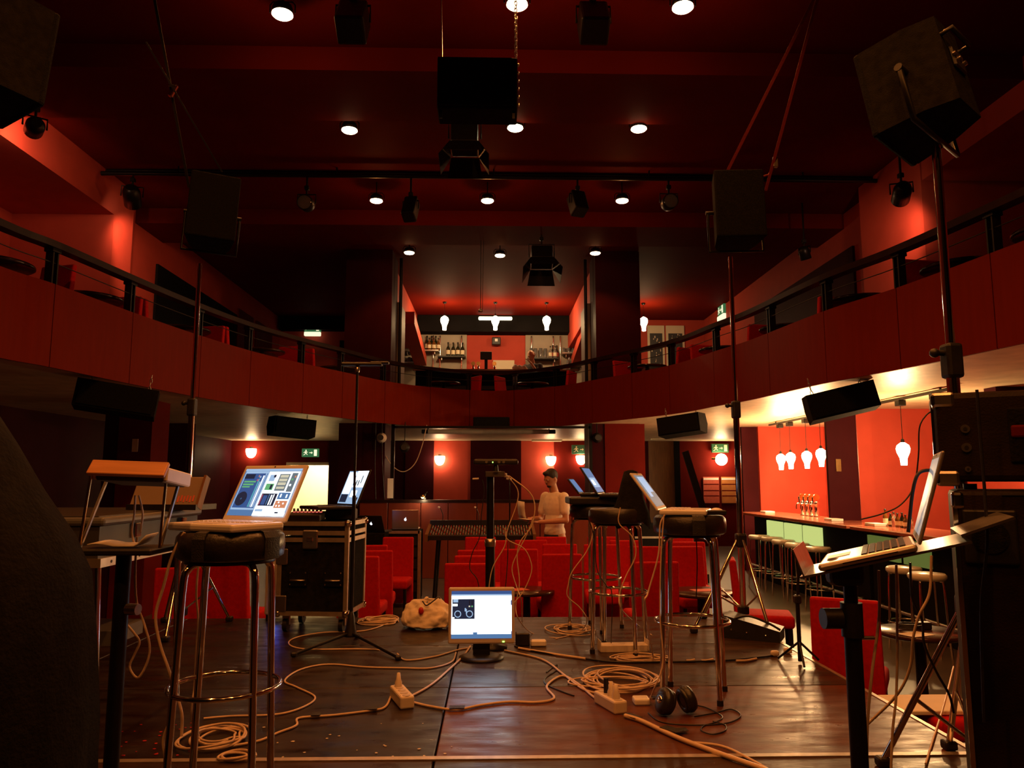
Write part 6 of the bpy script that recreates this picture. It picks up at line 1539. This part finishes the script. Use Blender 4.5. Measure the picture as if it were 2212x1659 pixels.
hang([(1270, 1118), (1283, 1160), (1290, 1230), (1310, 1265), (1322, 1285)], 4.66, .003, 'cable_b', 'thin black cable crossing the stool rings', end=[(1320, 1400)])
hang([(1504, 1160), (1506, 1220), (1504, 1290)], 3.98, .0028, 'cable_b', 'thin black cable hanging under the front stool')
# cables at the left
hang([(398, 1150), (372, 1200), (352, 1270), (336, 1330), (345, 1390), (362, 1440), (375, 1480), (392, 1540), (392, 1590)], 2.62, .005, 'cable_w', 'thick cream cable bowing down from the white laptop past the stool leg')
hang([(296, 1160), (292, 1230), (295, 1300), (312, 1350), (323, 1395), (318, 1430), (298, 1464), (280, 1442), (290, 1415), (301, 1388), (290, 1368), (270, 1345)], 2.70, .004, 'cable_w', 'cream cable hanging in a narrow loop behind the column stand')
hang([(430, 1205), (424, 1280), (428, 1340), (424, 1400), (420, 1480), (414, 1550)], 2.95, .004, 'cable_w', 'cream cable dropping straight behind the left stool legs', end=[(430, 1590)])
hang([(292, 1070), (290, 1110), (285, 1150), (293, 1185)], 2.66, .0035, 'cable_w', 'cream cable rising behind the small tray to the wooden module')
hang([(300, 1070), (308, 1110), (303, 1150)], 2.68, .0035, 'cable_w', 'second cream cable behind the small tray')
hang([(365, 1560), (352, 1600), (356, 1640), (350, 1670)], 2.60, .0045, 'cable_w', 'cream cable lying in front of the left stool leg')
# cables on the right
hang([(1898, 1232), (1899, 1330), (1884, 1450), (1874, 1560), (1872, 1680)], 2.02, .0038, 'cable_w', 'cream cable hanging straight below the laptop tray')
hang([(1936, 1220), (1938, 1380), (1936, 1500), (1928, 1580), (1924, 1680)], 2.05, .0034, 'cable_w', 'thin cream cable hanging beside the tray stand')
hang([(2012, 1200), (2008, 1280), (1985, 1330), (1972, 1380), (1966, 1440), (1938, 1500), (1866, 1572)], 2.25, .0040, 'cable_w', 'cream cable sweeping from the tray across to the pole')
hang([(1966, 1215), (1970, 1290), (1992, 1340), (1996, 1390), (2022, 1450), (2050, 1500), (2060, 1540)], 2.5, .0040, 'cable_b', 'black cable dropping below the rear lip of the tray')
hang([(2110, 842), (2118, 950), (2128, 1080), (2132, 1180), (2120, 1300), (2122, 1450), (2126, 1560)], 2.02, .0042, 'cable_b', 'black cable hanging down the amplifier stack')
hang([(2028, 1018), (2000, 1016), (1982, 1026), (1972, 1060), (1966, 1110), (1962, 1150)], 2.1, .0048, 'cable_b', 'black plug lead curving from the amplifier to the laptop')
hang([(2018, 885), (2000, 898), (1986, 925), (1984, 985), (1974, 1050), (1946, 1090), (1905, 1110), (1860, 1122)], 2.3, .0022, 'cable_b', 'thin lead curving from the amplifier box in front of the bar')
fl([(2060, 1440), (2040, 1520), (2015, 1600), (2000, 1650)], .0045, 'cable_w', 'cream cable on the deck beside the amplifier stack')
# loops under the balcony and ceiling leads
hang([(822, 920), (828, 970), (845, 1003), (870, 1019), (895, 1003), (911, 965), (922, 918)], 13.7, .008, 'cable_w', 'pale cable hanging in a U loop under the balcony')
hang([(812, 908), (810, 1000), (812, 1090)], 13.35, .008, 'cable_b', 'black lead hanging down the dark column under the balcony')
hang([(825, 908), (826, 1000), (832, 1100)], 13.38, .008, 'cable_b', 'second black lead hanging beside the dark column')
t = thing('hanging_microphone', 'small microphone hanging on a thin lead before the upper bar', 'microphone', aty(1038, 668, 12.2))
h = ZM - t.location.z
MB().cyl((0, 0, 0), (0, 0, h), .006, n=6).build('lead', M['cable_b'], t); MB().lathe([(.001, -.05), (.035, -.045), (.04, -.02), (.012, .01)], n=12).build('capsule', M['steel'], t); MB().cyl((.03, 0, -.01), (.045, 0, h), .004, n=6).build('lead', M['cable_b'], t)
